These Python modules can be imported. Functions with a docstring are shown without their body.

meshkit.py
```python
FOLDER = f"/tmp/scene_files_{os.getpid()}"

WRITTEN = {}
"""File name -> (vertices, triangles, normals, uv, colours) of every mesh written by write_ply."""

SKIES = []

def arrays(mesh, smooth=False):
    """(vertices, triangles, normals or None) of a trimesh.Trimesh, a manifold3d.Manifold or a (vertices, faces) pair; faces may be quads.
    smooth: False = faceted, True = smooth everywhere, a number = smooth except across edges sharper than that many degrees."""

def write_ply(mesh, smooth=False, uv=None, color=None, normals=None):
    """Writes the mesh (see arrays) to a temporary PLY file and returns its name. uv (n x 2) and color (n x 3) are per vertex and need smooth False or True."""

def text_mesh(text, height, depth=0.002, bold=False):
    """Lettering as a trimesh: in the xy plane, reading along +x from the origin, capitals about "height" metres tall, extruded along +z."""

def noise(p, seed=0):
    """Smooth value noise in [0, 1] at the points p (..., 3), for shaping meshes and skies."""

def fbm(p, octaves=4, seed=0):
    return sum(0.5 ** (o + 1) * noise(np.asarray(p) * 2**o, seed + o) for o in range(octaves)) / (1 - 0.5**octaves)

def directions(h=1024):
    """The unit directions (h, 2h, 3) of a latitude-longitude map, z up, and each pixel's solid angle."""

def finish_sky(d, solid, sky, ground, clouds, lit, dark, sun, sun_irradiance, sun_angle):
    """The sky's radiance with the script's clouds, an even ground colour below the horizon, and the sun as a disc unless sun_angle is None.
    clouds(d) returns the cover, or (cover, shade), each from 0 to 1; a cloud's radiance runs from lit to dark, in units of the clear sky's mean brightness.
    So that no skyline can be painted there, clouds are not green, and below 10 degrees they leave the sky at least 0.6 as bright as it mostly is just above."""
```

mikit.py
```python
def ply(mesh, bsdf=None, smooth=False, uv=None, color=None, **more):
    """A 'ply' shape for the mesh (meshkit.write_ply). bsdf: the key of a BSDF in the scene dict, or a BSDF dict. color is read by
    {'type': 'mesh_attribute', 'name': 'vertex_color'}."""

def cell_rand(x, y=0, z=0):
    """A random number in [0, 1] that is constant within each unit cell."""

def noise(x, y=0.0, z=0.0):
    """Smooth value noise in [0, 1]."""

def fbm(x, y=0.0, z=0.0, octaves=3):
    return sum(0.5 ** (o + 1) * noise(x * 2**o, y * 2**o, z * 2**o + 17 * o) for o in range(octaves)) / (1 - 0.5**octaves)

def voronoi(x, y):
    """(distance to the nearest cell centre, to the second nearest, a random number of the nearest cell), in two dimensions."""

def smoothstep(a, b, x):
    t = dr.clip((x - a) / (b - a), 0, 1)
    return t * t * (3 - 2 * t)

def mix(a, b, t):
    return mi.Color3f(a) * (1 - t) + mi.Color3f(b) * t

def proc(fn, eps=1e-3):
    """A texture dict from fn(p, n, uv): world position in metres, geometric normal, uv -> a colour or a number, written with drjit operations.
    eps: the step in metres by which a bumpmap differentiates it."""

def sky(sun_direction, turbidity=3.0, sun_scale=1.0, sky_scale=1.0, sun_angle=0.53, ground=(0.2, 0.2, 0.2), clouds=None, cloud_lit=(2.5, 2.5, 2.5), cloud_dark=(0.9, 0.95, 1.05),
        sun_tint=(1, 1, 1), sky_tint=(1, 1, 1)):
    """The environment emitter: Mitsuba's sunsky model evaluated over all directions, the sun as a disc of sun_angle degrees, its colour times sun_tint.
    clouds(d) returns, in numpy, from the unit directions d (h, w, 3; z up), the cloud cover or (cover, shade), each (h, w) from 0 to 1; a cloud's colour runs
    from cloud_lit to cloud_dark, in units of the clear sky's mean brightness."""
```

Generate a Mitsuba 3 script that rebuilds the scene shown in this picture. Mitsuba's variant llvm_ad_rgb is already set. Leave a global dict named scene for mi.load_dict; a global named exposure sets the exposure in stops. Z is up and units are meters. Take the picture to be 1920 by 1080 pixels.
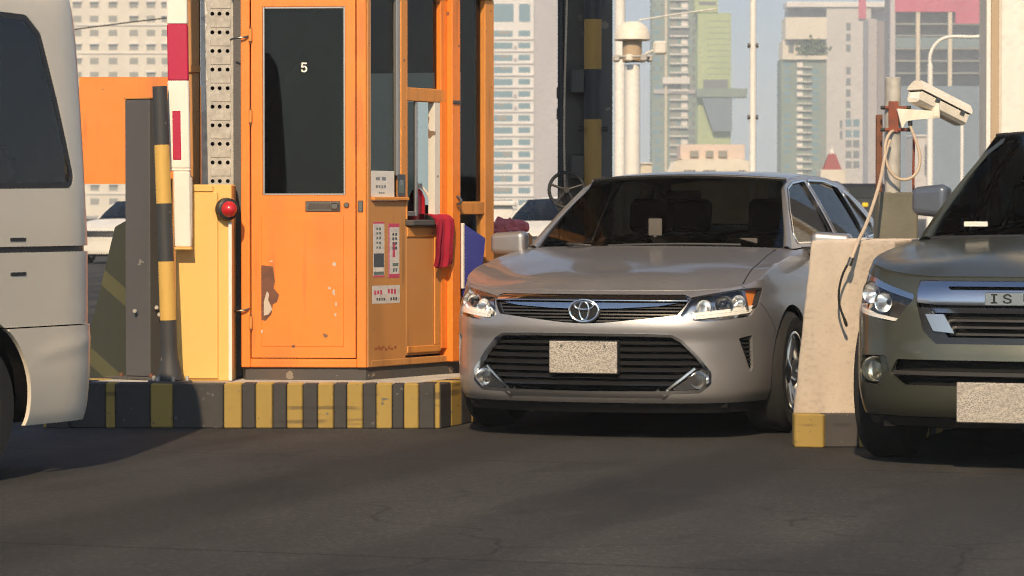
import math, random, numpy as np, trimesh, shapely, shapely.affinity as aff, mitsuba as mi, drjit as dr, mikit, meshkit, manifold3d as m3
from shapely.geometry import Polygon, LineString, Point, box as sbox
from scipy.interpolate import CubicSpline, PchipInterpolator, RBFInterpolator
from mikit import noise, fbm, voronoi, cell_rand, smoothstep, mix
T = mi.ScalarTransform4f
scene, labels = {}, {}
# ---------------------------------------------------------------- camera, sky, exposure
EYE, FOCAL, HORIZON = 1.22, 6000.0, 393.0          # camera height (m), focal length and horizon row for a 1920 x 1080 picture
scene['camera'] = {'type': 'thinlens', 'aperture_radius': .0055, 'focus_distance': 17.3, 'fov': math.degrees(2*math.atan(960/FOCAL)), 'fov_axis': 'x', 'near_clip': 0.5, 'far_clip': 6000.0,
                   'to_world': T().look_at(origin=[0, 0, EYE], target=[0, 10, EYE-10*(540-HORIZON)/FOCAL], up=[0, 0, 1]), 'medium': {'type': 'ref', 'id': 'air'}}
HAZE = 0.00065
SUN = np.array([-0.09, -0.82, 0.57])
scene['sky'] = mikit.sky(SUN.tolist(), turbidity=4.5, sun_scale=1.0, sky_scale=0.85, sun_tint=(1.0, 0.955, 0.885), sky_tint=(0.86, 1.0, 1.15), ground=(0.16, 0.15, 0.14))
exposure = 2.0
# ---------------------------------------------------------------- helpers
def numbered(key):
    if key not in scene and key not in labels and key not in used: used.add(key); return key
    n = 1
    while f'{key}_{n:03d}' in used: n += 1
    used.add(f'{key}_{n:03d}'); return f'{key}_{n:03d}'
used = set()
def thing(name, label, cat, group=None, kind=None):
    key = numbered(name); labels[key] = {'label': label, 'category': cat}
    if group: labels[key]['group'] = group
    if kind: labels[key]['kind'] = kind
    return key
def obj(name, mesh, bsdf, parent=None, smooth=False, label=None, cat=None, group=None, kind=None, **more):
    key = numbered(f'{parent}__{name}' if parent else name)
    if isinstance(mesh, list): mesh = cat_mesh(mesh)
    scene[key] = mikit.ply(mesh, bsdf, smooth, **more)
    d = {k: v for k, v in (('label', label), ('category', cat), ('group', group), ('kind', kind)) if v}
    if d: labels[key] = d
    return key
def cat_mesh(ms):
    ms = [tm(m) for m in ms]
    return trimesh.util.concatenate(ms)
def tm(m):
    if hasattr(m, 'to_mesh'):
        q = m.to_mesh(); return trimesh.Trimesh(np.array(q.vert_properties[:, :3]), np.array(q.tri_verts), process=False)
    if isinstance(m, tuple): return trimesh.Trimesh(m[0], m[1], process=False)
    return m
def moved(m, loc=(0, 0, 0), rz=0.0, M=None):
    m = tm(m).copy()
    R = trimesh.transformations.rotation_matrix(rz, [0, 0, 1]); R[:3, 3] = loc
    m.apply_transform(R if M is None else M); return m
def rbox(x0, x1, y0, y1, z0, z1, r=0.004):
    """A box with chamfered edges."""
    a, b = np.minimum([x0, y0, z0], [x1, y1, z1]), np.maximum([x0, y0, z0], [x1, y1, z1])
    r = min(r, 0.45*float((b-a).min()))
    pts = []
    for k in range(3):
        lo, hi = a+r, b-r
        lo[k], hi[k] = a[k], b[k]
        pts += [[(lo, hi)[i][0], (lo, hi)[j][1], (lo, hi)[l][2]] for i in (0, 1) for j in (0, 1) for l in (0, 1)]
    return tm(m3.Manifold.hull_points(np.array(pts)))
def tube(pts, r, n=10, closed=False, cap=True):
    """A round tube along a polyline; r may vary per point."""
    p = np.asarray(pts, float); N = len(p)
    t = (np.roll(p, -1, 0)-np.roll(p, 1, 0)) if closed else np.gradient(p, axis=0)
    t /= np.linalg.norm(t, axis=1, keepdims=True)+1e-12
    a = np.zeros_like(p); up = np.array([0, 0, 1.0]) if abs(t[0, 2]) < .9 else np.array([1.0, 0, 0])
    u = np.cross(t[0], up); u /= np.linalg.norm(u)
    for i in range(N):
        u = u-t[i]*np.dot(u, t[i]); u /= np.linalg.norm(u); a[i] = u
    b = np.cross(t, a); ang = np.arange(n)*2*np.pi/n
    rr = np.broadcast_to(np.asarray(r, float), (N,))[:, None, None]
    v = p[:, None]+rr*(np.cos(ang)[None, :, None]*a[:, None]+np.sin(ang)[None, :, None]*b[:, None])
    f = []
    for i in range(N if closed else N-1):
        k = (i+1) % N
        for j in range(n):
            l = (j+1) % n
            f += [[i*n+j, i*n+l, k*n+l], [i*n+j, k*n+l, k*n+j]]
    v = v.reshape(-1, 3)
    if not closed and cap:
        c = len(v); v = np.vstack([v, p[:1], p[-1:]])
        for j in range(n):
            l = (j+1) % n
            f += [[c, l, j], [c+1, (N-1)*n+j, (N-1)*n+l]]
    return trimesh.Trimesh(v, np.array(f), process=False)
def bez(pts, n=24):
    """A smooth curve through points."""
    p = np.asarray(pts, float); t = np.r_[0, np.cumsum(np.linalg.norm(np.diff(p, axis=0), axis=1))]
    return CubicSpline(t, p)(np.linspace(0, t[-1], n))
def lathe(prof, n=32, axis='z', center=(0, 0, 0)):
    """prof: (radius, height) pairs."""
    m = trimesh.creation.revolve(np.array(prof, float), sections=n)
    if axis == 'x': m.apply_transform(np.array([[0, 0, 1, 0], [1, 0, 0, 0], [0, 1, 0, 0], [0, 0, 0, 1.0]]))
    if axis == 'y': m.apply_transform(np.array([[0, 1, 0, 0], [0, 0, 1, 0], [1, 0, 0, 0], [0, 0, 0, 1.0]]))
    m.apply_translation(center); return m
def prism(poly, z0, z1):
    """Extrudes a shapely polygon (or point list) in z."""
    if not hasattr(poly, 'geoms') and not hasattr(poly, 'exterior'): poly = Polygon(poly)
    ms = []
    for g in getattr(poly, 'geoms', [poly]):
        m = trimesh.creation.extrude_polygon(g, z1-z0, engine='earcut'); m.apply_translation([0, 0, z0]); ms.append(m)
    return trimesh.util.concatenate(ms)
def sheet(poly, fmap, cell, thick=0.0, rim=True, dz=0.0):
    """A curved panel: the 2-D polygon, cut along a grid, laid on fmap(points, inward offset), its edges turned inward by thick."""
    cx, cy = (cell, cell) if np.isscalar(cell) else cell
    x0, y0, x1, y1 = poly.bounds
    gx, gy = np.arange(math.floor(x0/cx), math.ceil(x1/cx)+1)*cx+.37e-4, np.arange(math.floor(y0/cy), math.ceil(y1/cy)+1)*cy+.53e-4
    X, Y = np.meshgrid(np.r_[gx[0]-cx, gx], np.r_[gy[0]-cy, gy], indexing='ij')
    X, Y = X.ravel(), Y.ravel()
    shapely.prepare(poly)
    bx = shapely.box(X, Y, X+cx, Y+cy); ins = shapely.contains(poly, bx); tou = shapely.intersects(poly, bx) & ~ins
    V, F, idx = [], [], {}
    def vid(p):
        k = (round(p[0]*1e6), round(p[1]*1e6))
        if k not in idx: idx[k] = len(V); V.append(p)
        return idx[k]
    for a, b in zip(X[ins], Y[ins]):
        q = [vid((a, b)), vid((a+cx, b)), vid((a+cx, b+cy)), vid((a, b+cy))]
        F += [[q[0], q[1], q[2]], [q[0], q[2], q[3]]]
    for g in shapely.intersection(bx[tou], poly):
        for h in getattr(g, 'geoms', [g]):
            if h.geom_type != 'Polygon' or h.area < 1e-9: continue
            vv, ff = trimesh.creation.triangulate_polygon(h, engine='earcut')
            ids = [vid(tuple(p)) for p in vv]
            for f in ff:
                f = [ids[i] for i in f]
                if len(set(f)) == 3: F.append(f)
    V, F = np.array(V, float), np.array(F, int)
    e1, e2 = V[F[:, 1]]-V[F[:, 0]], V[F[:, 2]]-V[F[:, 0]]
    area = e1[:, 0]*e2[:, 1]-e1[:, 1]*e2[:, 0]
    F[area < 0] = F[area < 0][:, ::-1]
    P, Q = fmap(V, dz), fmap(V, dz+max(thick, 1e-3))
    n = np.cross(P[F[:, 1]]-P[F[:, 0]], P[F[:, 2]]-P[F[:, 0]])
    flip = (n*(P-Q)[F].mean(1)).sum() < 0
    if flip: F = F[:, ::-1]
    if thick > 0 and rim:
        E = np.vstack([F[:, [0, 1]], F[:, [1, 2]], F[:, [2, 0]]]); key = E[:, 0]*len(V)+E[:, 1]; rev = E[:, 1]*len(V)+E[:, 0]
        B = E[~np.isin(key, rev)]; N = len(V)
        w = np.vstack([np.c_[B[:, 1], B[:, 0], B[:, 0]+N], np.c_[B[:, 1], B[:, 0]+N, B[:, 1]+N]])
        P, F = np.vstack([P, Q]), np.vstack([F, w])
        keep = np.unique(F); re = np.full(len(P), -1); re[keep] = np.arange(len(keep)); P, F = P[keep], re[F]
    return trimesh.Trimesh(P, F, process=False)
def grid_mesh(P):
    """A mesh from an (n, m, 3) grid of points."""
    n, m = P.shape[:2]; i, j = np.meshgrid(np.arange(n-1), np.arange(m-1), indexing='ij'); a = (i*m+j).ravel()
    return trimesh.Trimesh(P.reshape(-1, 3), np.vstack([np.c_[a, a+m, a+m+1], np.c_[a, a+m+1, a+1]]), process=False)
def P2(pts): return Polygon(pts).buffer(0)
def rounded(poly, r): return poly.buffer(-r).buffer(2*r).buffer(-r) if r else poly
def mirror(poly): return aff.scale(poly, -1, 1, origin=(0, 0))
def hull_of(ms): return m3.Manifold.batch_hull(ms)
# ---------------------------------------------------------------- materials (each defined once, referred to by key)
def two(d): return {'type': 'twosided', 'bsdf': d}
def rgb(c): return {'type': 'rgb', 'value': list(c)} if not isinstance(c, dict) else c
def mat(key, color, rough=0.5, metal=0.0, spec=0.5, cc=0.0, ccg=0.95, bump=None, bscale=1.0, **kw):
    d = {'type': 'principled', 'base_color': rgb(color), 'roughness': rough, 'metallic': metal, 'specular': spec, 'clearcoat': cc, 'clearcoat_gloss': ccg, **kw}
    if bump: d = {'type': 'bumpmap', 'arbitrary': bump, 'scale': bscale, 'bsdf': d}
    scene[key] = two(d); return key
V3 = mi.Color3f
def paint(base, dirt, amount, fx=6.0, lo=.5, hi=.8, streak=1.0):
    """Painted metal with patches of grime and run marks."""
    def fn(p, n, uv):
        k = fbm(p.x*fx, p.y*fx, p.z*fx*streak, 4); q = fbm(p.x*fx*7, p.y*fx*7, p.z*fx*5*streak, 3)
        return mix(base, dirt, amount*smoothstep(lo, hi, k*.7+q*.3)+.06*(q-.5))
    return mikit.proc(fn)
def chips(base, under, fx, thr, grime=(.2, .1, .05), g=.25, runs=0.0, scuff=0.0):
    def fn(p, n, uv):
        k = fbm(p.x*fx, p.y*fx, p.z*fx, 4); q = fbm(p.x*3, p.y*3, p.z*.8, 3)
        c = mix(base, grime, g*smoothstep(.45, .85, q))
        if runs: c = mix(c, grime, runs*smoothstep(.52, .80, fbm(p.x*22, p.y*22, p.z*1.1, 4))*smoothstep(.35, .65, fbm(p.x*4, p.y*4, p.z*3, 2)))
        if scuff: c = mix(c, (.025, .022, .02), scuff*smoothstep(.55, .72, fbm(p.x*1.8, p.y*1.8, p.z*26, 4))*smoothstep(.4, .6, fbm(p.x*5, p.y*5, p.z*5, 3)))
        return mix(c, under, smoothstep(thr, thr+.02, k))
    return mikit.proc(fn)
flake = lambda b: mikit.proc(lambda p, n, uv: V3(*b)*(.97+.06*noise(p.x*4, p.y*4, p.z*4)))
def car_paint(key, diffuse, metal, weight, alpha=.035):
    """Lacquer over colour, mixed with metal flake."""
    scene[key] = two({'type': 'blendbsdf', 'weight': weight, 'a': {'type': 'roughplastic', 'alpha': alpha, 'int_ior': 1.55, 'diffuse_reflectance': rgb(diffuse), 'nonlinear': True},
                      'b': {'type': 'principled', 'base_color': rgb(metal), 'metallic': 1.0, 'roughness': .42, 'clearcoat': 1.0, 'clearcoat_gloss': .985}})
car_paint('m_sedan_paint', (.36, .35, .352), (.82, .80, .80), .40, .012)
car_paint('m_suv_paint', (.098, .102, .076), (.26, .265, .20), .35)
car_paint('m_van_paint', (.86, .82, .74), (.7, .66, .6), .02, .05)
mat('m_chrome', (.86, .86, .86), .09, 1.0)
mat('m_satin_chrome', (.62, .61, .60), .22, 1.0)
mat('m_black_gloss', (.012, .012, .013), .16, 0, .5, .6)
mat('m_black_plastic', (.02, .02, .021), .5)
mat('m_black_matte', (.008, .008, .008), .8, 0, .2)
mat('m_dark_trim', (.035, .033, .032), .42)
mat('m_rubber', (.018, .018, .018), .75, 0, .3)
mat('m_alloy', (.66, .65, .63), .2, 1.0)
mat('m_cabin', (.035, .032, .03), .8, 0, .3)
mat('m_seat', (.09, .08, .07), .85, 0, .3)
mat('m_amber', (.75, .22, .03), .2, 0, .5, 1.0)
mat('m_reflector', (.95, .94, .92), .2, 1.0)
mat('m_pearl', (.85, .83, .78), .25, 0, .5, .7)
mat('m_red_lens', (.55, .02, .02), .15, 0, .5, 1.0)
scene['m_pane'] = {'type': 'thindielectric', 'int_ior': 1.5, 'specular_transmittance': rgb((.13, .135, .13)), 'specular_reflectance': .5}
scene['m_pane_light'] = {'type': 'thindielectric', 'int_ior': 1.5, 'specular_transmittance': rgb((.11, .12, .115)), 'specular_reflectance': .38}
scene['m_lens'] = {'type': 'thindielectric', 'int_ior': 1.45, 'specular_transmittance': rgb((.96, .96, .95))}
scene['m_pane_dark'] = {'type': 'thindielectric', 'int_ior': 1.5, 'specular_transmittance': rgb((.07, .085, .10)), 'specular_reflectance': .5}
def speckle(p, n, uv):
    return mix((.47, .43, .375), (.14, .125, .11), .8*smoothstep(.40, .62, noise(p.x*230, p.y*230, p.z*230)))
mat('m_plate', mikit.proc(speckle), .6)
# ---------------------------------------------------------------- vehicle body builder: X to the car's left, Y back from the nose, Z up
class Body:
    """Lower body as a wrap: s runs along the plan outline from the nose (0) to the left (+) or right (-), z is height."""
    def __init__(self, plan, front, side, rear, top, sf=(.55, 1.15), sr=(.5, 1.0)):
        p = np.array(plan, float); full = np.vstack([p[1:][::-1]*[-1, 1], p])
        t = np.r_[0, np.cumsum(np.linalg.norm(np.diff(full, axis=0), axis=1))]
        cs = CubicSpline(t, full); mid = t[len(p)-1]
        d = np.linspace(mid, t[-1], 1500); q = cs(d); s = np.r_[0, np.cumsum(np.linalg.norm(np.diff(q, axis=0), axis=1))]
        self.S, self.s, self.q = s[-1], s, q
        g = np.gradient(q, s, axis=0); self.n = np.c_[-g[:, 1], g[:, 0]]; self.n /= np.linalg.norm(self.n, axis=1, keepdims=True)
        f = lambda a: PchipInterpolator(*np.array(sorted(a), float).T, extrapolate=True)
        self.f, self.sd, self.r, self.top = f(front), f(side), f(rear), f(top); self.sf, self.sr = sf, sr
    def ss(self, y):
        """s of the side point at length y."""
        i = np.argmax(self.q[:, 0]); m = (np.arange(len(self.s)) > 40)
        return float(np.interp(y, self.q[:, 1], self.s))
    def __call__(self, P, off=0.0):
        s, z = P[:, 0], P[:, 1]; a = np.abs(s); sg = np.where(s < 0, -1.0, 1.0)
        q = np.c_[np.interp(a, self.s, self.q[:, 0]), np.interp(a, self.s, self.q[:, 1])]
        n = np.c_[np.interp(a, self.s, self.n[:, 0]), np.interp(a, self.s, self.n[:, 1])]
        sm = lambda x: x*x*(3-2*x)
        wf = 1-sm(np.clip((a-self.sf[0])/(self.sf[1]-self.sf[0]), 0, 1)); wr = 1-sm(np.clip((self.S-a-self.sr[0])/(self.sr[1]-self.sr[0]), 0, 1))
        d = wf*self.f(z)+wr*self.r(z)+(1-wf-wr)*self.sd(z)+off
        r = q+n*d[:, None]
        return np.c_[r[:, 0]*sg, r[:, 1], z]
    def curve(self, s, z): return self(np.c_[np.atleast_1d(s), np.broadcast_to(z, np.shape(np.atleast_1d(s)))])
def cap(boundary, inner, cell, thick, shrink=0.0, cut=None, smoothing=0.0, lift=0.0):
    """A smooth sheet over a closed 3-D boundary that also passes through the inner points."""
    B = np.vstack([boundary, inner]) if len(inner) else boundary
    _, k = np.unique(np.round(B[:, :2], 4), axis=0, return_index=True); B = B[np.sort(k)]
    f = RBFInterpolator(B[:, :2], B[:, 2], kernel='thin_plate_spline', smoothing=smoothing)
    poly = P2(boundary[:, :2]).buffer(-shrink)
    if cut is not None: poly = cut(poly)
    def fm(V, off):
        z = f(V); e = 1e-3
        zx, zy = (f(V+[e, 0])-z)/e, (f(V+[0, e])-z)/e
        n = np.c_[-zx, -zy, np.ones(len(V))]; n /= np.linalg.norm(n, axis=1, keepdims=True)
        return np.c_[V, z]+n*(lift-off)
    return sheet(poly, fm, cell, thick), f
class Pose:
    """Places car coordinates in the world: nose centre at loc, tail pointing away at yaw."""
    def __init__(self, loc, yaw):
        c, s = math.cos(yaw), math.sin(yaw)
        self.M = np.array([[c, s, 0, loc[0]], [-s, c, 0, loc[1]], [0, 0, 1, 0], [0, 0, 0, 1.0]])
        self.loc, self.yaw = loc, yaw
    def __call__(self, m): m = cat_mesh(m) if isinstance(m, list) else tm(m).copy(); m.apply_transform(self.M); return m
    def pt(self, p): return (np.asarray(p) @ self.M[:3, :3].T)+self.M[:3, 3]
def wheel_parts(x, y, r, side, rim_r, w=.215, spokes=10, twin=True):
    """tyre, rim, spokes, hub about an axle along X; side +1: outer face to +X."""
    tyre = lathe([(rim_r, -w/2), (rim_r+.02, -w/2-.006), (r-.035, -w/2-.008), (r-.008, -w/2+.02), (r, -w/2+.045), (r, w/2-.045), (r-.008, w/2-.02), (r-.035, w/2+.008), (rim_r+.02, w/2+.006), (rim_r, w/2), (rim_r-.01, w/2-.01), (rim_r-.01, -w/2+.01), (rim_r, -w/2)], 48, 'x')
    rim = lathe([(rim_r, w/2+.002), (rim_r-.012, w/2+.004), (rim_r-.02, w/2-.01), (rim_r-.035, w/2-.06), (rim_r-.04, -w/2+.02), (rim_r-.03, -w/2), (rim_r, -w/2), (rim_r, w/2+.002)], 48, 'x')
    disc = lathe([(0, -.02), (.15, -.02), (.15, 0), (0, 0)], 32, 'x')
    sp = []
    for k in range(spokes):
        a = 2*math.pi*(k+.5)/spokes
        if twin: a = 2*math.pi*((k//2)/(spokes//2))+(.13 if k % 2 else -.13)
        a1 = a if not twin else 2*math.pi*((k//2)/(spokes//2))+(.2 if k % 2 else -.2)
        pts = []
        for rr, xx, hw in ((.05, w/2-.03, .022), (rim_r-.025, w/2-.012, .016)):
            b = a if rr < .1 else a1
            for dx in (0, -.028):
                for sgn in (-1, 1):
                    pts.append([xx+dx, rr*math.cos(b)-sgn*hw*math.sin(b)*(1 if dx == 0 else 1.3), rr*math.sin(b)+sgn*hw*math.cos(b)*(1 if dx == 0 else 1.3)])
        sp.append(tm(m3.Manifold.hull_points(np.array(pts))))
    hub = lathe([(0, w/2-.012), (.025, w/2-.014), (.034, w/2-.02), (.07, w/2-.03), (.075, w/2-.06), (0, w/2-.06)], 32, 'x')
    out = {'tyre': tyre, 'rim': rim, 'disc': disc, 'spoke': sp, 'hub': hub}
    def place(m):
        m = m.copy()
        if side < 0: m.apply_transform(np.diag([-1, -1, 1, 1.0]))
        m.apply_translation([x, y, r]); return m
    return {k: [place(q) for q in v] if isinstance(v, list) else place(v) for k, v in out.items()}
def add_wheel(root, pose, *a, **k):
    w = wheel_parts(*a, **k); wk = obj('wheel', pose(w['tyre']), 'm_rubber', root, 35)
    obj('rim', pose(w['rim']), 'm_alloy', wk, 35); obj('brake_disc', pose(w['disc']), 'm_satin_chrome', wk, 35)
    for s in w['spoke']: obj('spoke', pose(s), 'm_alloy', wk)
    obj('hub', pose(w['hub']), 'm_alloy', wk, 35); return wk
def strip(A, B, n=6, bulge=0.0, thick=0.0):
    """A surface between two polylines of equal length, bulged outward along the mean normal."""
    A, B = np.asarray(A), np.asarray(B); t = np.linspace(0, 1, n)[None, :, None]
    P = A[:, None]*(1-t)+B[:, None]*t
    nr = np.cross(np.gradient(P, axis=0), B[:, None]-A[:, None]); nr /= np.linalg.norm(nr, axis=2, keepdims=True)+1e-9
    return grid_mesh(P+nr*bulge*4*t*(1-t))
def resample(c, n):
    c = np.asarray(c, float); t = np.r_[0, np.cumsum(np.linalg.norm(np.diff(c, axis=0), axis=1))]
    return np.c_[[np.interp(np.linspace(0, t[-1], n), t, c[:, k]) for k in range(c.shape[1])]].T
# ---------------------------------------------------------------- the silver-brown sedan
SEDAN_POSE = Pose((0.377, 16.88, 0), math.radians(18.6))
SEDAN = Body(plan=[(0, 0), (.25, .012), (.48, .055), (.66, .14), (.78, .265), (.85, .44), (.888, .72), (.905, 1.1), (.9125, 1.8), (.9125, 3.0), (.90, 3.7), (.86, 4.25), (.78, 4.58), (.62, 4.76), (.35, 4.84), (0, 4.86)],
    front=[(.10, .14), (.17, .075), (.20, .04), (.24, .012), (.30, .006), (.42, .012), (.52, .012), (.60, .0), (.66, .012), (.72, .045), (.78, .12), (.81, .18), (.84, .26)],
    side=[(.10, .08), (.18, .05), (.26, .012), (.40, .0), (.60, .0), (.70, .006), (.76, .02), (.82, .028), (.90, .05), (.97, .085), (1.0, .12), (1.03, .17)],
    rear=[(.10, .15), (.25, .03), (.40, .0), (.60, .0), (.75, .05), (.95, .09), (1.05, .14), (1.1, .2)],
    top=[(0, .79), (.5, .79), (.8, .80), (1.0, .825), (1.3, .90), (1.8, .965), (2.2, .995), (2.6, 1.0), (4.0, 1.02), (5.2, 1.05), (5.6, 1.06), (6.2, 1.06)])
def sym(poly): return [poly, mirror(poly)]
def cabin(root, pose, body, g, m):
    """Windscreen, pillars, roof, side and rear glass over the belt line. g holds the numbers, m the materials."""
    u = np.linspace(-1, 1, 25)
    Bc = np.c_[g['wb'][0]*u, g['wb'][1]+g['wb'][2]*u**2, g['wb'][3]-g['wb'][4]*u**2]
    Tc = np.c_[g['wt'][0]*u, g['wt'][1]+g['wt'][2]*u**2, g['wt'][3]-g['wt'][4]*u**2]
    def ws(a, b): return strip(Bc*(1-a)+Tc*a, Bc*(1-b)+Tc*b, 10, g.get('wbulge', .02))
    obj('windscreen', pose(ws(0.03, .985)), m['glass'], root, True)
    edge = [tube(Bc, .012, 8), tube(Tc, .009, 8)]
    obj('windscreen_seal', pose(edge), 'm_black_plastic', root, 40)
    zb, (t1, t2), zr = g['belt'], g['tumble'], PchipInterpolator(*np.array(g['rail']).T)
    ys = np.linspace(g['rail'][0][0], g['rail'][-1][0], 60)
    def xb(Y): return np.interp(Y, body.yy, body.xx)
    def G(P, off=0.0):
        h = P[:, 1]-zb; X = xb(P[:, 0])-g['inset']-t1*h-t2*h**2
        n = np.c_[np.ones(len(P)), np.zeros(len(P)), t1+2*t2*h]; n /= np.linalg.norm(n, axis=1, keepdims=True)
        return np.c_[X, P[:, 0], P[:, 1]]-n*np.reshape(off, (-1, 1))
    def Gr(P, off=0.0): return G(P, off)*[-1, 1, 1]
    rail = G(np.c_[ys, zr(ys)]); k0 = Tc[-1, 1]; rail = rail[rail[:, 1] >= k0-.02]; rail[0] = [rail[0][0], k0, rail[0][2]]
    rh = g['rh']  # rear header: half width, y, bow, z, drop
    Rh = np.c_[rh[0]*u, rh[1]+rh[2]*u**2, rh[3]-rh[4]*u**2]
    loop = np.vstack([Tc, rail, Rh[::-1], (rail*[-1, 1, 1])[::-1]])
    roof, _ = cap(loop, np.array(g['roof']), .045, .02, smoothing=1e-5)
    obj('roof', pose(roof), m['paint'], root, 50)
    out, wins = P2(g['outline']), [rounded(P2(w), .02) for w in g['windows']]
    hole = shapely.union_all([w.buffer(.012) for w in wins])
    for fm, sg in ((G, 1), (Gr, -1)):
        obj('side_frame', pose(sheet(out.difference(hole), fm, .04, .02)), m['paint'], root, 40)
        for w in wins:
            k = obj('side_window', pose(sheet(w.buffer(.004), fm, .06, 0, dz=.012)), m['glass_side'], root, True)
            obj('window_trim', pose(sheet(w.buffer(.010).difference(w.buffer(.001)), fm, .05, .012, dz=-.005)), m['trim'], k, 30)
        e1 = resample(np.c_[Bc[-1]*[sg, 1, 1], Tc[-1]*[sg, 1, 1]].T.reshape(2, 3), 14)
        fe = np.array(g['front_edge']); e2 = resample(fm(np.c_[np.interp(np.linspace(0, 1, 30), np.linspace(0, 1, len(fe)), fe[:, 0]), np.interp(np.linspace(0, 1, 30), np.linspace(0, 1, len(fe)), fe[:, 1])]), 14)
        obj('front_pillar', pose(strip(e1, e2, 8, -.022*sg)), m['paint'], root, True)
        b1 = resample(np.array([Rh[-1], g['bb']])*[sg, 1, 1], 10); re_ = np.array(g['rear_edge']); b2 = resample(fm(re_), 10)
        obj('rear_pillar', pose(strip(b1, b2, 6, .015*sg)), m['paint'], root, True)
    bb = np.array(g['bb']); Bb = np.c_[bb[0]*u, bb[1]+.12*(1-u**2), bb[2]+0*u]
    obj('rear_window', pose(strip(Rh*[1, 1, 1]-[0, 0, .012], Bb, 8, .01)), m['glass'], root, True)
    return G, Bc, Tc
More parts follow.
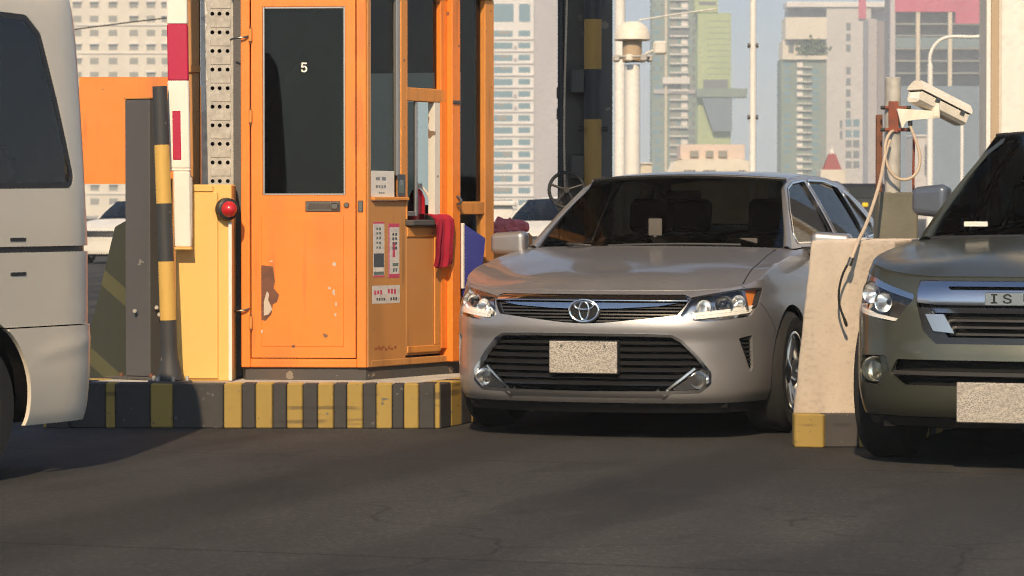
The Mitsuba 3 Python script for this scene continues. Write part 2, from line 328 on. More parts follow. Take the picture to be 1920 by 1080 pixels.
def interior(root, pose, y0, w, zb, rows, steer=-1):
    k = obj('dashboard', pose([rbox(-w, w, y0, y0+.45, .5, zb-.06, .05), rbox(-w, w, y0-.15, y0+.2, zb-.16, zb-.08, .04)]), 'm_cabin', root)
    a = np.linspace(0, 2*math.pi, 28, endpoint=False)
    ring = np.c_[.19*np.cos(a), .06*np.sin(a), .18*np.sin(a)]+[steer*.37, y0+.55, zb-.12]
    obj('steering_wheel', pose([tube(ring, .016, 8, True), rbox(steer*.37-.17, steer*.37+.17, y0+.53, y0+.57, zb-.15, zb-.09, .02)]), 'm_black_plastic', root, 40)
    for y in rows:
        for x in (-.37, .37):
            c = [[x+dx, y+dy+dz*.28, .45+dz] for dx in (-.2, .2) for dy in (0, .1) for dz in (0, .55)]
            s = obj('seat', pose(tm(hull_of([m3.Manifold.sphere(.06, 16).translate(q) for q in c]))), 'm_seat', root, 40)
            h = [[x+dx, y+.22+dz*.15, 1.12+dz+(zb-1.0)] for dx in (-.09, .09) for dz in (0, .12)]
            obj('headrest', pose(tm(hull_of([m3.Manifold.sphere(.045, 16).translate(q) for q in h]))), 'm_seat', s, 40)
def oval(rx, rz, cx, cz, r, n=40, y=0.0):
    a = np.linspace(0, 2*math.pi, n, endpoint=False); return tube(np.c_[cx+rx*np.cos(a), 0*a+y, cz+rz*np.sin(a)], r, 8, True)
def lamp_bowl(c, r, depth, M=None):
    """A reflector bowl opening towards -y."""
    prof = [(.012, depth), (r*.45, depth*.8), (r*.8, depth*.4), (r, 0), (r+.006, -.004), (r+.006, .004)]
    return lathe([(a, b) for a, b in prof], 28, 'y', c)
def shell(body, z0, z1, off, arches=()):
    poly = sbox(-body.S+.01, z0, body.S-.01, z1)
    for a in arches: poly = poly.difference(a)
    return sheet(poly, body, (.09, .06), 0, dz=off)
def mirror_pair(root, pose, c, size, yaw=.25, body='m_sedan_paint', r=.035):
    w, d, h = size
    for sg in (-1, 1):
        pts = [[sg*(c[0]+a*w), c[1]+b*d+.03*(a > .5), c[2]+e*h*(1-.25*a)] for a in (0, 1) for b in (0, 1) for e in (-.5, .5)]
        k = obj('mirror', pose(tm(hull_of([m3.Manifold.sphere(r, 24).translate(q) for q in pts]))), body, root, 40)
        gl = [[sg*(c[0]+a*w), c[1]+d+r+.003+.03*a, c[2]+e*h] for a, e in ((.02, -.5), (1, -.4), (1, .4), (.02, .5))]
        obj('mirror_glass', pose(prism([(q[0], q[2]) for q in gl], 0, .004).apply_transform(np.array([[1, 0, 0, 0], [0, 0, 1, c[1]+d+r], [0, 1, 0, 0], [0, 0, 0, 1.0]]))), 'm_chrome', k)
        st = [[sg*(c[0]-.01), c[1]+.05, c[2]-.5*h], [sg*(c[0]-.13), c[1]+.09, c[2]-.62*h]]
        obj('mirror_stalk', pose(tube(st, [.028, .034], 10)), 'm_black_plastic', k, 40)
def finish_body(b):
    q = b.curve(np.linspace(0, b.S, 700), 1.0 if not hasattr(b, 'zbelt') else b.zbelt); b.xx, b.yy = q[:, 0], q[:, 1]
    m = np.gradient(b.yy) > 1e-5; b.xx, b.yy = b.xx[m], b.yy[m]
finish_body(SEDAN)
def build_sedan(pose):
    B = SEDAN; m = dict(paint='m_sedan_paint', glass='m_pane', glass_side='m_pane_light', trim='m_chrome')
    root = thing('sedan_car', 'silver brown saloon car with round chrome nose emblem driving past the orange booth', 'car')
    head = rounded(P2([(.515, .66), (.59, .757), (.73, .776), (.95, .80), (1.145, .806), (1.03, .705), (.945, .652), (.65, .630), (.56, .642)]), .012)
    ug = rounded(P2([(-.50, .664), (-.59, .757), (-.552, .771), (.552, .771), (.59, .757), (.50, .664), (.30, .643), (.12, .624), (0, .618), (-.12, .624), (-.30, .643)]), .008)
    h = [(.30, .557), (.47, .553), (.52, .527), (.60, .45), (.676, .36), (.675, .31), (.62, .268), (.42, .262), (0, .258)]
    lg = rounded(P2([(-x, z) for x, z in h][::-1]+h), .012)
    vent = rounded(P2([(.858, .540), (.968, .556), (.978, .385), (.956, .36), (.945, .37)]), .006)
    ws_, wr_ = B.ss(.96), B.ss(3.735)
    arch = [Point(a, .335).buffer(.365, 32) for a in (ws_, wr_, -ws_, -wr_)]
    cut = lambda poly, *o: poly.difference(shapely.union_all([x for q in o for x in (q if isinstance(q, list) else [q])]))
    top = lambda s: float(B.top(abs(s)))
    def band(s0, s1, z0, z1=None):
        s = np.linspace(s0, s1, 40); return Polygon([(a, top(a) if z1 is None else min(z1, top(a))) for a in s]+[(s1, z0), (s0, z0)])
    holes = sym(head)+[ug, lg]+sym(vent)
    seam = 1.16
    bumper = cut(P2([(-1.33, .20), (1.33, .20), (1.28, .55), (1.10, .70), (1.06, .72), (.98, .80)]+[(a, top(a)) for a in np.linspace(.95, -.95, 30)]+[(-.98, .80), (-1.06, .72), (-1.10, .70), (-1.28, .55)]), holes, [a.buffer(.004) for a in arch])
    obj('front_bumper', pose(sheet(bumper, B, .016, .02)), m['paint'], root, 40)
    obj('bumper_lip', pose(sheet(band(-1.25, 1.25, .145, .196), B, .03, .03, dz=.012)), 'm_black_plastic', root, 40)
    for sg in (1, -1):
        fl = cut(band(.95, B.ss(1.50), .20), holes+arch, bumper.buffer(.004)) if sg > 0 else None
        f2 = fl if sg > 0 else mirror(fl0)
        if sg > 0: fl0 = fl
        obj('front_wing', pose(sheet(f2, B, .03, .02)), m['paint'], root, 40)
        for s0, s1, nm in ((B.ss(1.505), B.ss(2.62), 'front_door'), (B.ss(2.625), B.ss(3.52), 'rear_door')):
            d = cut(band(s0, s1, .24), [a.buffer(.003) for a in arch]); d = d if sg > 0 else mirror(d)
            k = obj(nm, pose(sheet(d, B, .05, .02)), m['paint'], root, 40)
            hs = (s1-.2)*sg; hp = B.curve(np.array([hs-.11*sg, hs, hs+.11*sg]), .86)+np.array([[0, 0, 0], [.03*sg, 0, 0], [0, 0, 0]])
            obj('door_handle', pose(tube(bez(hp, 12), .014, 10)), 'm_satin_chrome', k, 40)
        q = cut(band(B.ss(3.525), B.S-.7, .22), arch); q = q if sg > 0 else mirror(q)
        obj('rear_wing', pose(sheet(q, B, .05, .02)), m['paint'], root, 40)
        sill = cut(band(B.ss(1.40), B.ss(3.45), .17, .236), arch); sill = sill if sg > 0 else mirror(sill)
        obj('sill', pose(sheet(sill, B, .06, .03, dz=.01)), m['paint'], root, 40)
    ta = B.S-.69
    for nm, z0, z1, mt in (('rear_bumper', .2, .62, 'm_sedan_paint'), ('boot_panel', .63, 1.06, 'm_sedan_paint')):
        ms = []
        for a, b in ((ta, B.S), (-B.S, -ta)): ms.append(sheet(sbox(a, z0, b, z1), B, .05, 0))
        obj(nm, pose(ms), mt, root, 40)
    obj('inner_shell', pose(shell(B, .16, .74, .075, arch)), 'm_black_matte', root, True)
    obj('underbody', pose([rbox(-.72, .72, .25, 4.6, .17, .2), rbox(-.8, .8, 1.4, 3.3, .18, .5, .05)]), 'm_black_matte', root)
    # bonnet and wing tops share one surface
    sc = B.ss(1.47); s = np.linspace(-sc, sc, 120); lo = B.curve(s, B.top(np.abs(s)))
    u = np.linspace(1, -1, 25)[1:-1]; cowl = np.c_[lo[-1, 0]*u, 1.27+.2*u**2, 1.012-.013*u**2]
    inner = np.array([(0, .22, .838), (0, .45, .886), (0, .75, .938), (0, 1.05, .981)]+[(sg*x, y, z) for sg in (1, -1) for x, y, z in ((.42, .28, .840), (.45, .5, .887), (.45, .8, .938), (.45, 1.1, .978), (.66, .5, .868), (.68, .85, .932), (.70, 1.2, .978), (.79, .85, .922))])
    hl = [(.0, .0), (.5, .0), (.74, .0), (.765, .33), (.74, .75), (.715, 1.15), (.70, 1.36), (.66, 1.395)]
    hoodcut = P2([(x, y) for x, y in hl]+[(.4, 1.32), (0, 1.275), (-.4, 1.32)]+[(-x, y) for x, y in hl[::-1]])
    full = np.vstack([lo, cowl])
    hood, f = cap(full, inner, .03, .02, cut=lambda p: p.intersection(hoodcut), lift=.003, smoothing=2e-5)
    obj('bonnet', pose(hood), m['paint'], root, 50)
    wing, _ = cap(full, inner, .03, .02, cut=lambda p: p.difference(hoodcut.buffer(.005)).difference(sbox(-.71, 1.2, .71, 1.6)), smoothing=2e-5)
    for w in wing.split(only_watertight=False):
        if len(w.faces) > 30: obj('wing_top', pose(w), m['paint'], root, 50)
    obj('cowl_panel', pose(grid_mesh(np.array([[[x, 1.25+.2*(x/.8)**2+d, 1.004-.012*(x/.8)**2-.03*(d > 0)] for x in np.linspace(-.74, .74, 30)] for d in (0, .12)]))), 'm_black_plastic', root)
    # boot lid
    st = B.ss(4.0); s = np.r_[np.linspace(st, B.S, 60), -np.linspace(B.S, st, 60)[1:]]; bl = B.curve(s, B.top(np.abs(s)))
    lid, _ = cap(bl, np.array([(0, 4.2, 1.10), (0, 4.5, 1.11), (.5, 4.4, 1.10), (-.5, 4.4, 1.10)]), .06, .02)
    obj('boot_lid', pose(lid), m['paint'], root, 50)
    g = dict(wb=(.725, 1.27, .17, 1.005, .012), wt=(.585, 2.0, .10, 1.418, .022), belt=1.0, tumble=(.42, .22), inset=.012,
             rail=[(1.95, 1.35), (2.1, 1.388), (2.35, 1.412), (2.7, 1.426), (3.1, 1.418), (3.5, 1.375), (3.7, 1.335)], rh=(.555, 3.50, .12, 1.43, .035),
             roof=[(0, 2.2, 1.440), (0, 2.5, 1.449), (0, 2.9, 1.452), (0, 3.3, 1.440), (.35, 2.6, 1.444), (-.35, 2.6, 1.444), (.35, 3.1, 1.443), (-.35, 3.1, 1.443)],
             outline=[(1.43, 1.0), (1.52, 1.06), (1.75, 1.22), (1.95, 1.345), (2.1, 1.388), (2.35, 1.412), (2.7, 1.426), (3.1, 1.418), (3.5, 1.375), (3.85, 1.265), (4.15, 1.14), (4.36, 1.07), (4.40, 1.04), (3.0, 1.02)],
             windows=[[(1.62, 1.035), (1.62, 1.085), (1.80, 1.215), (2.02, 1.335), (2.2, 1.368), (2.52, 1.385), (2.60, 1.035)], [(2.70, 1.038), (2.62, 1.388), (3.05, 1.385), (3.35, 1.352), (3.50, 1.05)], [(3.56, 1.055), (3.42, 1.335), (3.55, 1.305), (3.88, 1.13), (3.90, 1.075)]],
             front_edge=[(1.43, 1.0), (1.52, 1.06), (1.75, 1.22), (1.95, 1.345), (2.1, 1.388)], rear_edge=[(3.5, 1.375), (3.85, 1.265), (4.15, 1.14), (4.36, 1.07)], bb=(.60, 4.22, 1.075))
    G, Bc, Tc = cabin(root, pose, B, g, m)
    interior(root, pose, 1.55, .66, 1.0, (2.35, 3.25))
    obj('rear_view_mirror', pose(rbox(-.11, .11, 1.95, 1.98, 1.27, 1.33, .015)), 'm_black_plastic', root)
    ph = obj('phone_holder', pose([rbox(-.04, .04, 1.36, 1.375, 1.07, 1.17, .006), tube([[0, 1.38, .98], [0, 1.37, 1.08]], .012)]), 'm_seat', root)
    obj('windscreen_sticker', pose(rbox(.48, .58, 1.43, 1.434, 1.03, 1.06, .001)), 'm_seat', root)
    for sg in (-1, 1):
        obj('wiper', pose(tube(bez([(sg*.05-.3, 1.27, 1.014), (sg*.3-.2, 1.30, 1.024), (sg*.5, 1.37, 1.02)], 10), .009, 6)), 'm_black_plastic', root)
    # upper grille
    k = obj('grille_surround', pose(sheet(ug.buffer(.012).difference(ug.buffer(-.002)), B, .02, .03, dz=.004)), 'm_black_gloss', root, 40)
    obj('grille_back', pose(sheet(ug.buffer(.01), B, .03, 0, dz=.055)), 'm_black_matte', k, True)
    bar = P2([(-.56, .772), (.56, .772), (.585, .757), (.568, .736), (.40, .712), (.2, .70), (0, .695), (-.2, .70), (-.40, .712), (-.568, .736), (-.585, .757)]).intersection(ug.buffer(-.003))
    for z0, z1, dz in ((.735, .775, -.002), (.69, .729, .008)):
        b = bar.intersection(sbox(-1, z0, 1, z1)); obj('grille_bar', pose(sheet(b, B, .012, .03, dz=dz)), 'm_chrome', root, 40)
    for z in (.633, .650, .667, .684, .701, .718):
        b = ug.buffer(-.004).intersection(sbox(-.6, z-.0035, .6, z+.0035)).difference(bar); 
        if b.area > 1e-5: obj('grille_slat', pose(sheet(b, B, .03, .03, dz=.022)), 'm_dark_trim', k)
    ey = B.curve([0.0], .685)[0][1]-.012
    em = obj('emblem', pose([oval(.080, .058, 0, .685, .0085, y=ey), oval(.026, .048, 0, .685, .0065, y=ey+.001), oval(.052, .021, 0, .713, .0065, y=ey+.001)]), 'm_chrome', root, 40)
    obj('emblem_back', pose(lathe([(0, -.003), (.075, -.003), (.078, .02), (0, .03)], 40, 'y').apply_transform(np.diag([1, 1, .74, 1])).apply_translation([0, ey+.008, .685])), 'm_black_gloss', em, 40)
    # lower grille
    k = obj('lower_grille', pose(sheet(lg.buffer(.008), B, .03, 0, dz=.085)), 'm_black_matte', root, True)
    obj('lower_grille_frame', pose(sheet(lg.buffer(.011).difference(lg.buffer(-.004)), B, .015, .03, dz=-.006)), 'm_chrome', k, 40)
    pod = rounded(P2([(.455, .262), (.66, .395), (.677, .36), (.675, .31), (.62, .266)]).intersection(lg.buffer(-.006)), .006)
    for z in (.520, .484, .448, .412, .376, .340, .304):
        b = lg.buffer(-.004).intersection(sbox(-.7, z-.010, .7, z+.010)).difference(shapely.union_all([q.buffer(.004) for q in sym(pod)]))
        obj('lower_grille_slat', pose(sheet(b, lambda P, o, z=z: B(P, o+(P[:, 1]-z)*.9), (.03, .005), .03, dz=.022)), 'm_black_gloss', k, 30)
    for p, sg in zip(sym(pod), (1, -1)):
        fp = obj('fog_lamp_pod', pose(sheet(p, B, .02, .03, dz=.02)), 'm_black_plastic', root, 30)
        c = B.curve([.612*sg], .325)[0]
        obj('fog_lamp', pose([lathe([(0, .03), (.02, .024), (.036, .0), (.042, -.008), (.046, -.004), (.046, .03)], 28, 'y', c+[0, .012, 0])]), 'm_reflector', fp, 40)
        obj('fog_lamp_lens', pose(lathe([(0, -.016), (.02, -.014), (.04, -.006)], 28, 'y', c+[0, .012, 0])), 'm_lens', fp, True)
        b = LineString([(.445*sg, .268), (.60*sg, .385)]).buffer(.006, cap_style='flat'); obj('fog_lamp_bar', pose(sheet(b, B, .02, .03, dz=.008)), 'm_satin_chrome', fp, 30)
        obj('lower_trim', pose(sheet(LineString([(.40*sg, .268), (.43*sg, .225), (.47*sg, .262)]).buffer(.007), B, .02, .02, dz=-.004)), 'm_satin_chrome', fp, 30)
    obj('bumper_blade', pose(sheet(rounded(P2([(-.42, .255), (.42, .255), (.44, .232), (-.44, .232)]), .006), B, .02, .02, dz=-.006)), 'm_satin_chrome', root, 30)
    for p in sym(vent):
        v = obj('corner_vent', pose(sheet(p.buffer(.004), B, .02, 0, dz=.035)), 'm_black_matte', root, True)
        for z in np.arange(.38, .55, .022):
            b = p.intersection(sbox(-2, z-.004, 2, z+.004))
            if b.area > 1e-5: obj('vent_slat', pose(sheet(b, B, .02, .02, dz=.014)), 'm_black_plastic', v)
    pb = B.curve([0.0], .44)[0][1]
    obj('number_plate', pose(rbox(-.187, .187, pb-.022, pb-.012, .357, .525, .003)), 'm_plate', root)
    for sg in (-1, 1): obj('plate_bolt', pose(lathe([(0, -.004), (.007, -.004), (.007, .004), (0, .004)], 8, 'y', (sg*.12, pb-.022, .50))), 'm_lock', root)
    obj('plate_holder', pose(rbox(-.19, .19, pb-.012, pb+.03, .352, .530, .003)), 'm_black_plastic', root)
    # headlights
    for p, sg in zip(sym(head), (1, -1)):
        k = obj('headlight', pose(sheet(p.buffer(.006), B, .02, 0, dz=.06)), 'm_reflector', root, True)
        inner_ = p.buffer(-.006)
        for z, dz in ((.655, .012), (.672, .020)):
            b = inner_.intersection(P2([(.6*sg, z-.012+.0), (1.1*sg, z+.03), (1.1*sg, z+.045), (.6*sg, z+.004)])); obj('light_strip', pose(sheet(b, B, .02, .03, dz=dz)), 'm_pearl', k, 30)
        for s_, z_, r_ in ((.66, .702, .036), (.79, .715, .044), (.90, .728, .034)):
            c = B.curve([s_*sg], z_)[0]; i = np.array([0, 1.0, 0])
            nrm = (B.curve([s_*sg], z_)-B(np.array([[s_*sg, z_]]), .02))[0]; a = math.atan2(nrm[0], -nrm[1])*.55
            M = trimesh.transformations.rotation_matrix(a, [0, 0, 1]); bowl = lamp_bowl((0, 0, 0), r_, .05); bowl.apply_transform(M); bowl.apply_translation(c-nrm*1.0*.5/.5)
            obj('reflector_bowl', pose(bowl), 'm_reflector', k, 50)
            if s_ == .79: obj('projector_lens', pose(trimesh.creation.icosphere(3, .024).apply_translation(c-nrm*1.6)), 'm_black_gloss', k, True)
        b = inner_.intersection(P2([(.96*sg, .67), (1.2*sg, .67), (1.2*sg, .82), (.985*sg, .82)])); obj('turn_signal', pose(sheet(b, B, .02, .01, dz=.03)), 'm_amber', k, 30)
        b = inner_.intersection(P2([(.935*sg, .64), (.952*sg, .64), (.98*sg, .81), (.955*sg, .81)])); obj('lamp_divider', pose(sheet(b, B, .02, .04, dz=.012)), 'm_satin_chrome', k, 30)
        b = p.difference(p.buffer(-.009)).intersection(sbox(-3, .70, 3, 1)); obj('headlight_rim', pose(sheet(b, B, .02, .03, dz=.004)), 'm_black_plastic', k, 30)
        obj('headlight_cover', pose(sheet(p.buffer(-.001), B, .02, 0, dz=.001)), 'm_lens', k, True)
    mirror_pair(root, pose, (.885, 1.60, 1.022), (.155, .05, .075))
    for x, y, sd in ((.80, .96, 1), (-.80, .96, -1), (.80, 3.735, 1), (-.80, 3.735, -1)):
        add_wheel(root, pose, x-.0*sd, y, .334, sd, .222)
    return root
build_sedan(SEDAN_POSE)
# ---------------------------------------------------------------- the olive pickup-based wagon in the right lane
SUV_POSE = Pose((2.385, 14.70, 0), math.radians(18.6))
SUV = Body(plan=[(0, 0), (.3, .02), (.54, .06), (.73, .15), (.85, .28), (.905, .46), (.935, .85), (.94, 1.4), (.94, 4.0), (.91, 4.5), (.81, 4.72), (.5, 4.79), (0, 4.8)],
    front=[(.16, .16), (.22, .09), (.28, .03), (.34, .01), (.45, .0), (.55, .008), (.60, .02), (.70, .03), (.78, .04), (.86, .075), (.90, .11), (.94, .17), (.98, .25)],
    side=[(.2, .06), (.28, .02), (.42, .0), (.70, .0), (.80, .012), (.88, .03), (.95, .055), (1.02, .09), (1.08, .13), (1.12, .17)],
    rear=[(.2, .1), (.4, .0), (.8, .0), (1.1, .04), (1.2, .06)],
    top=[(0, .905), (.5, .905), (.8, .925), (1.0, .955), (1.3, 1.0), (1.9, 1.05), (2.3, 1.075), (2.7, 1.08), (6.2, 1.08)])
SUV.zbelt = 1.06; finish_body(SUV)
SUV_CABIN = dict(wb=(.74, 1.25, .16, 1.085, .012), wt=(.56, 2.16, .10, 1.635, .02), belt=1.06, tumble=(.40, .26), inset=.02,
    rail=[(1.95, 1.53), (2.2, 1.60), (2.5, 1.63), (3.0, 1.64), (3.8, 1.62), (4.4, 1.58)], rh=(.55, 4.35, .1, 1.655, .03),
    roof=[(0, 2.2, 1.672), (0, 2.8, 1.70), (0, 3.6, 1.695), (.35, 2.6, 1.685), (-.35, 2.6, 1.685), (.35, 3.6, 1.68), (-.35, 3.6, 1.68)],
    outline=[(1.38, 1.06), (1.65, 1.28), (1.95, 1.52), (2.2, 1.60), (2.5, 1.63), (3.0, 1.64), (3.8, 1.62), (4.4, 1.58), (4.66, 1.15), (4.66, 1.06)],
    windows=[[(1.60, 1.10), (1.78, 1.30), (2.04, 1.50), (2.28, 1.575), (2.58, 1.595), (2.62, 1.11)], [(2.72, 1.11), (2.68, 1.60), (3.5, 1.595), (3.6, 1.13)], [(3.70, 1.14), (3.62, 1.59), (4.30, 1.55), (4.45, 1.2)]],
    front_edge=[(1.38, 1.06), (1.65, 1.28), (1.95, 1.52), (2.2, 1.60)], rear_edge=[(4.4, 1.58), (4.5, 1.4), (4.66, 1.15), (4.66, 1.06)], bb=(.72, 4.62, 1.10))
def body_shell(root, pose, B, m, wheels, holes, zlo, door_ys, rad=.365, lip=.24, cell=.02):
    """Bumper, wings, doors, rear panels and inner shell of a car body."""
    arch = [Point(sg*B.ss(y), rad-.03).buffer(rad, 32) for y in wheels for sg in (1, -1)]
    top = lambda s: float(B.top(abs(s)))
    def band(s0, s1, z0, z1=None):
        s = np.linspace(s0, s1, 40); return Polygon([(a, top(a) if z1 is None else min(z1, top(a))) for a in s]+[(s1, z0), (s0, z0)])
    H = shapely.union_all(holes+[a.buffer(.003) for a in arch]) if holes else shapely.union_all(arch)
    e = B.ss(wheels[0])-rad+.05
    bump = band(-e, e, lip, .62).union(band(-.98, .98, .5)).difference(H)
    obj('front_bumper', pose(sheet(bump, B, cell, .02)), m['paint'], root, 40)
    obj('bumper_lip', pose(sheet(band(-e, e, zlo, lip-.004), B, .05, .03, dz=.012)), 'm_black_plastic', root, 40)
    for sg in (1, -1):
        wing = band(.9, B.ss(door_ys[0]), lip).difference(H).difference(bump.buffer(.004))
        obj('front_wing', pose(sheet(wing if sg > 0 else mirror(wing), B, .035, .02)), m['paint'], root, 40)
        for i in range(len(door_ys)-1):
            d = band(B.ss(door_ys[i])+.004, B.ss(door_ys[i+1]), lip).difference(H); d = d if sg > 0 else mirror(d)
            k = obj('door', pose(sheet(d, B, .06, .02)), m['paint'], root, 40)
            hs = (B.ss(door_ys[i+1])-.18)*sg; hp = B.curve(np.array([hs-.1*sg, hs, hs+.1*sg]), top(hs)-.14)+np.array([[0, 0, 0], [.03*sg, 0, 0], [0, 0, 0]])
            obj('door_handle', pose(tube(bez(hp, 10), .014, 8)), 'm_satin_chrome', k, 40)
        q = band(B.ss(door_ys[-1])+.004, B.S-.004, lip).difference(H); q = q if sg > 0 else mirror(q)
        obj('rear_quarter', pose(sheet(q, B, .06, .02)), m['paint'], root, 40)
    obj('inner_shell', pose(shell(B, lip-.05, .74, .08, arch)), 'm_black_matte', root, True)
    obj('underbody', pose(rbox(-.74, .74, .25, B.q[:, 1].max()-.25, .19, .24)), 'm_black_matte', root)
    return band, top
def tops(root, pose, B, m, y1, inner, hl, cowl_y, cowl_z):
    sc = B.ss(y1); s = np.linspace(-sc, sc, 120); lo = B.curve(s, B.top(np.abs(s)))
    u = np.linspace(1, -1, 25)[1:-1]; full = np.vstack([lo, np.c_[lo[-1, 0]*u, cowl_y+(lo[-1, 1]-cowl_y)*u**2, cowl_z+(lo[-1, 2]-cowl_z)*u**2]])
    hc = P2(hl+[(-x, y) for x, y in hl[::-1]])
    hood, _ = cap(full, np.array(inner), .035, .02, cut=lambda p: p.intersection(hc), lift=.003, smoothing=2e-5)
    obj('bonnet', pose(hood), m['paint'], root, 50)
    wing, _ = cap(full, np.array(inner), .04, .02, cut=lambda p: p.difference(hc.buffer(.005)).difference(sbox(-hl[-1][0], cowl_y-.1, hl[-1][0], y1+.2)), smoothing=2e-5)
    for w in wing.split(only_watertight=False):
        if len(w.faces) > 30: obj('wing_top', pose(w), m['paint'], root, 50)
    w = hl[-1][0]
    obj('cowl_panel', pose(grid_mesh(np.array([[[x, cowl_y-.03+.16*(x/w)**2+d, cowl_z-.006-.012*(x/w)**2-.03*(d > 0)] for x in np.linspace(-w-.02, w+.02, 30)] for d in (0, .14)]))), 'm_black_plastic', root)
def build_suv(pose):
    B = SUV; m = dict(paint='m_suv_paint', glass='m_pane_suv', glass_side='m_pane_dark', trim='m_black_plastic')
    root = thing('olive_wagon', 'olive grey high-riding wagon with broad chrome grille at the right edge of the picture', 'car')
    def mir(p): return [mirror(p), p]
    head = rounded(P2([(-1.22, .90), (-1.10, .925), (-.90, .895), (-.59, .822), (-.60, .790), (-.69, .690), (-1.12, .740), (-1.20, .80)]), .015)
    gr = P2([(-.585, .888), (.585, .888), (.57, .77), (.53, .655), (.46, .595), (-.46, .595), (-.53, .655), (-.57, .77)])
    fog = rounded(P2([(-.94, .53), (-.73, .535), (-.70, .47), (-.75, .39), (-.94, .40), (-.98, .46)]), .03)
    intake = rounded(P2([(-.66, .52), (.66, .52), (.70, .45), (.62, .40), (-.62, .40), (-.70, .45)]), .02)
    band, top = body_shell(root, pose, B, m, (.92, 3.75), mir(head)+[gr]+mir(fog)+[intake], .20, (1.48, 2.66, 3.6), .42, .25)
    tops(root, pose, B, m, 1.44, [(0, .3, .962), (0, .6, 1.02), (0, .95, 1.06), (0, 1.15, 1.076)]+[(sg*x, y, z) for sg in (1, -1) for x, y, z in ((.45, .35, .965), (.45, .7, 1.02), (.5, 1.1, 1.06), (.72, .6, .99), (.74, 1.0, 1.04))],
         [(0, 0), (.70, 0), (.80, .32), (.79, .8), (.74, 1.30), (.68, 1.36)], 1.22, 1.088)
    cabin(root, pose, B, SUV_CABIN, m)
    interior(root, pose, 1.5, .68, 1.08, (2.2, 3.1))
    # chrome nose
    k = obj('grille', pose(sheet(gr, B, .03, 0, dz=.05)), 'm_black_matte', root, True)
    fr = gr.difference(P2([(-.50, .76), (.50, .76), (.40, .625), (-.40, .625)])).intersection(sbox(-1, .58, 1, .762))
    obj('grille_surround', pose(sheet(fr, B, .02, .04, dz=.004)), 'm_black_gloss', k, 40)
    for p in (P2([(-.582, .888), (.582, .888), (.565, .785), (.46, .775), (-.46, .775), (-.565, .785)]).difference(rounded(P2([(-.42, .862), (.42, .862), (.40, .846), (-.40, .846)]), .004)), P2([(-.565, .763), (.565, .763), (.55, .738), (-.55, .738)])):
        obj('chrome_bar', pose(sheet(p, lambda P, o: B(P, o+1.2*(P[:, 1]-.83)**2*3), .015, .04, dz=-.008)), 'm_suv_chrome', k, 40)
    for sg in (-1, 1):
        obj('grille_tooth', pose(sheet(P2([(sg*.515, .733), (sg*.42, .733), (sg*.365, .645), (sg*.47, .655)]), B, .02, .04, dz=-.012)), 'm_satin_chrome', k, 40)
    for z in (.64, .672, .704):
        obj('grille_slat', pose(sheet(sbox(-.40, z-.005, .40, z+.005), B, .04, .03, dz=.02)), 'm_dark_trim', k)
    by = B.curve([0.0], .805)[0][1]
    plate = obj('badge', pose(rbox(-.22, .22, by-.012, by, .775, .838, .003)), 'm_satin_chrome', k)
    w = 0
    for i, ch in enumerate('ISUZU'):
        t = meshkit.text_mesh(ch, .042, .006, True); t.apply_translation([-t.bounds[0, 0], 0, 0]); x = [-.19, -.135, -.04, .045, .125][i]
        t.apply_transform(np.array([[1.25, 0, 0, x], [0, 0, -1, by-.012], [0, 1, 0, .787], [0, 0, 0, 1.0]])); obj('letter', pose(t), 'm_black_gloss', plate)
    # lights
    for p, sg in zip(mir(head), (1, -1)):
        k = obj('headlight', pose(sheet(p.buffer(.005), B, .02, 0, dz=.06)), 'm_dark_trim', root, True)
        pi = p.buffer(-.005)
        obj('light_strip', pose(sheet(pi.intersection(P2([(sg*1.15, .70), (sg*.67, .645), (sg*.67, .703), (sg*1.15, .768)])), B, .02, .03, dz=.006)), 'm_pearl', k, 30)
        obj('upper_strip', pose(sheet(p.intersection(P2([(sg*1.05, 1), (sg*1.13, .90), (sg*.90, .865), (sg*.585, .795), (sg*.56, .86), (sg*.8, .95)])), B, .02, .03, dz=.004)), 'm_suv_chrome', k, 30)
        for s_, z_, r_ in ((.92, .826, .048), (.79, .782, .042)):
            c = B.curve([s_*sg], z_)[0]; n_ = (B.curve([s_*sg], z_)-B(np.array([[s_*sg, z_]]), .02))[0]
            bowl = lamp_bowl((0, 0, 0), r_, .045); bowl.apply_transform(trimesh.transformations.rotation_matrix(math.atan2(n_[0], -n_[1])*.5, [0, 0, 1])); bowl.apply_translation(c-n_*.6)
            obj('reflector_bowl', pose(bowl), 'm_reflector', k, 50)
        obj('headlight_cover', pose(sheet(p, B, .03, 0, dz=.001)), 'm_lens', k, True)
    for p, sg in zip(mir(fog), (1, -1)):
        k = obj('fog_lamp', pose(sheet(p.buffer(.004), B, .03, 0, dz=.045)), 'm_suv_paint', root, True)
        c = B.curve([.82*sg], .465)[0]
        obj('fog_lamp_bowl', pose(lathe([(0, .05), (.04, .04), (.052, .0), (.06, -.012), (.066, 0), (.066, .05)], 28, 'y', c+[0, .055, 0])), 'm_reflector', k, 40)
        obj('fog_lamp_lens', pose(lathe([(0, -.03), (.03, -.026), (.056, -.012)], 28, 'y', c+[0, .055, 0])), 'm_lens', k, True)
    k = obj('lower_intake', pose(sheet(intake.buffer(.004), B, .04, 0, dz=.06)), 'm_black_matte', root, True)
    obj('intake_slat', pose(sheet(intake.intersection(sbox(-1, .447, 1, .465)), B, .04, .03, dz=.012)), 'm_dark_trim', k)
    pb = B.curve([0.0], .45)[0][1]
    obj('number_plate', pose(rbox(-.40, .0, pb-.02, pb-.008, .235, .42, .003)).apply_translation([.06, .0, 0]), 'm_plate', root)
    mirror_pair(root, pose, (.76, 1.78, 1.265), (.12, .06, .095), body='m_suv_mirror', r=.04)
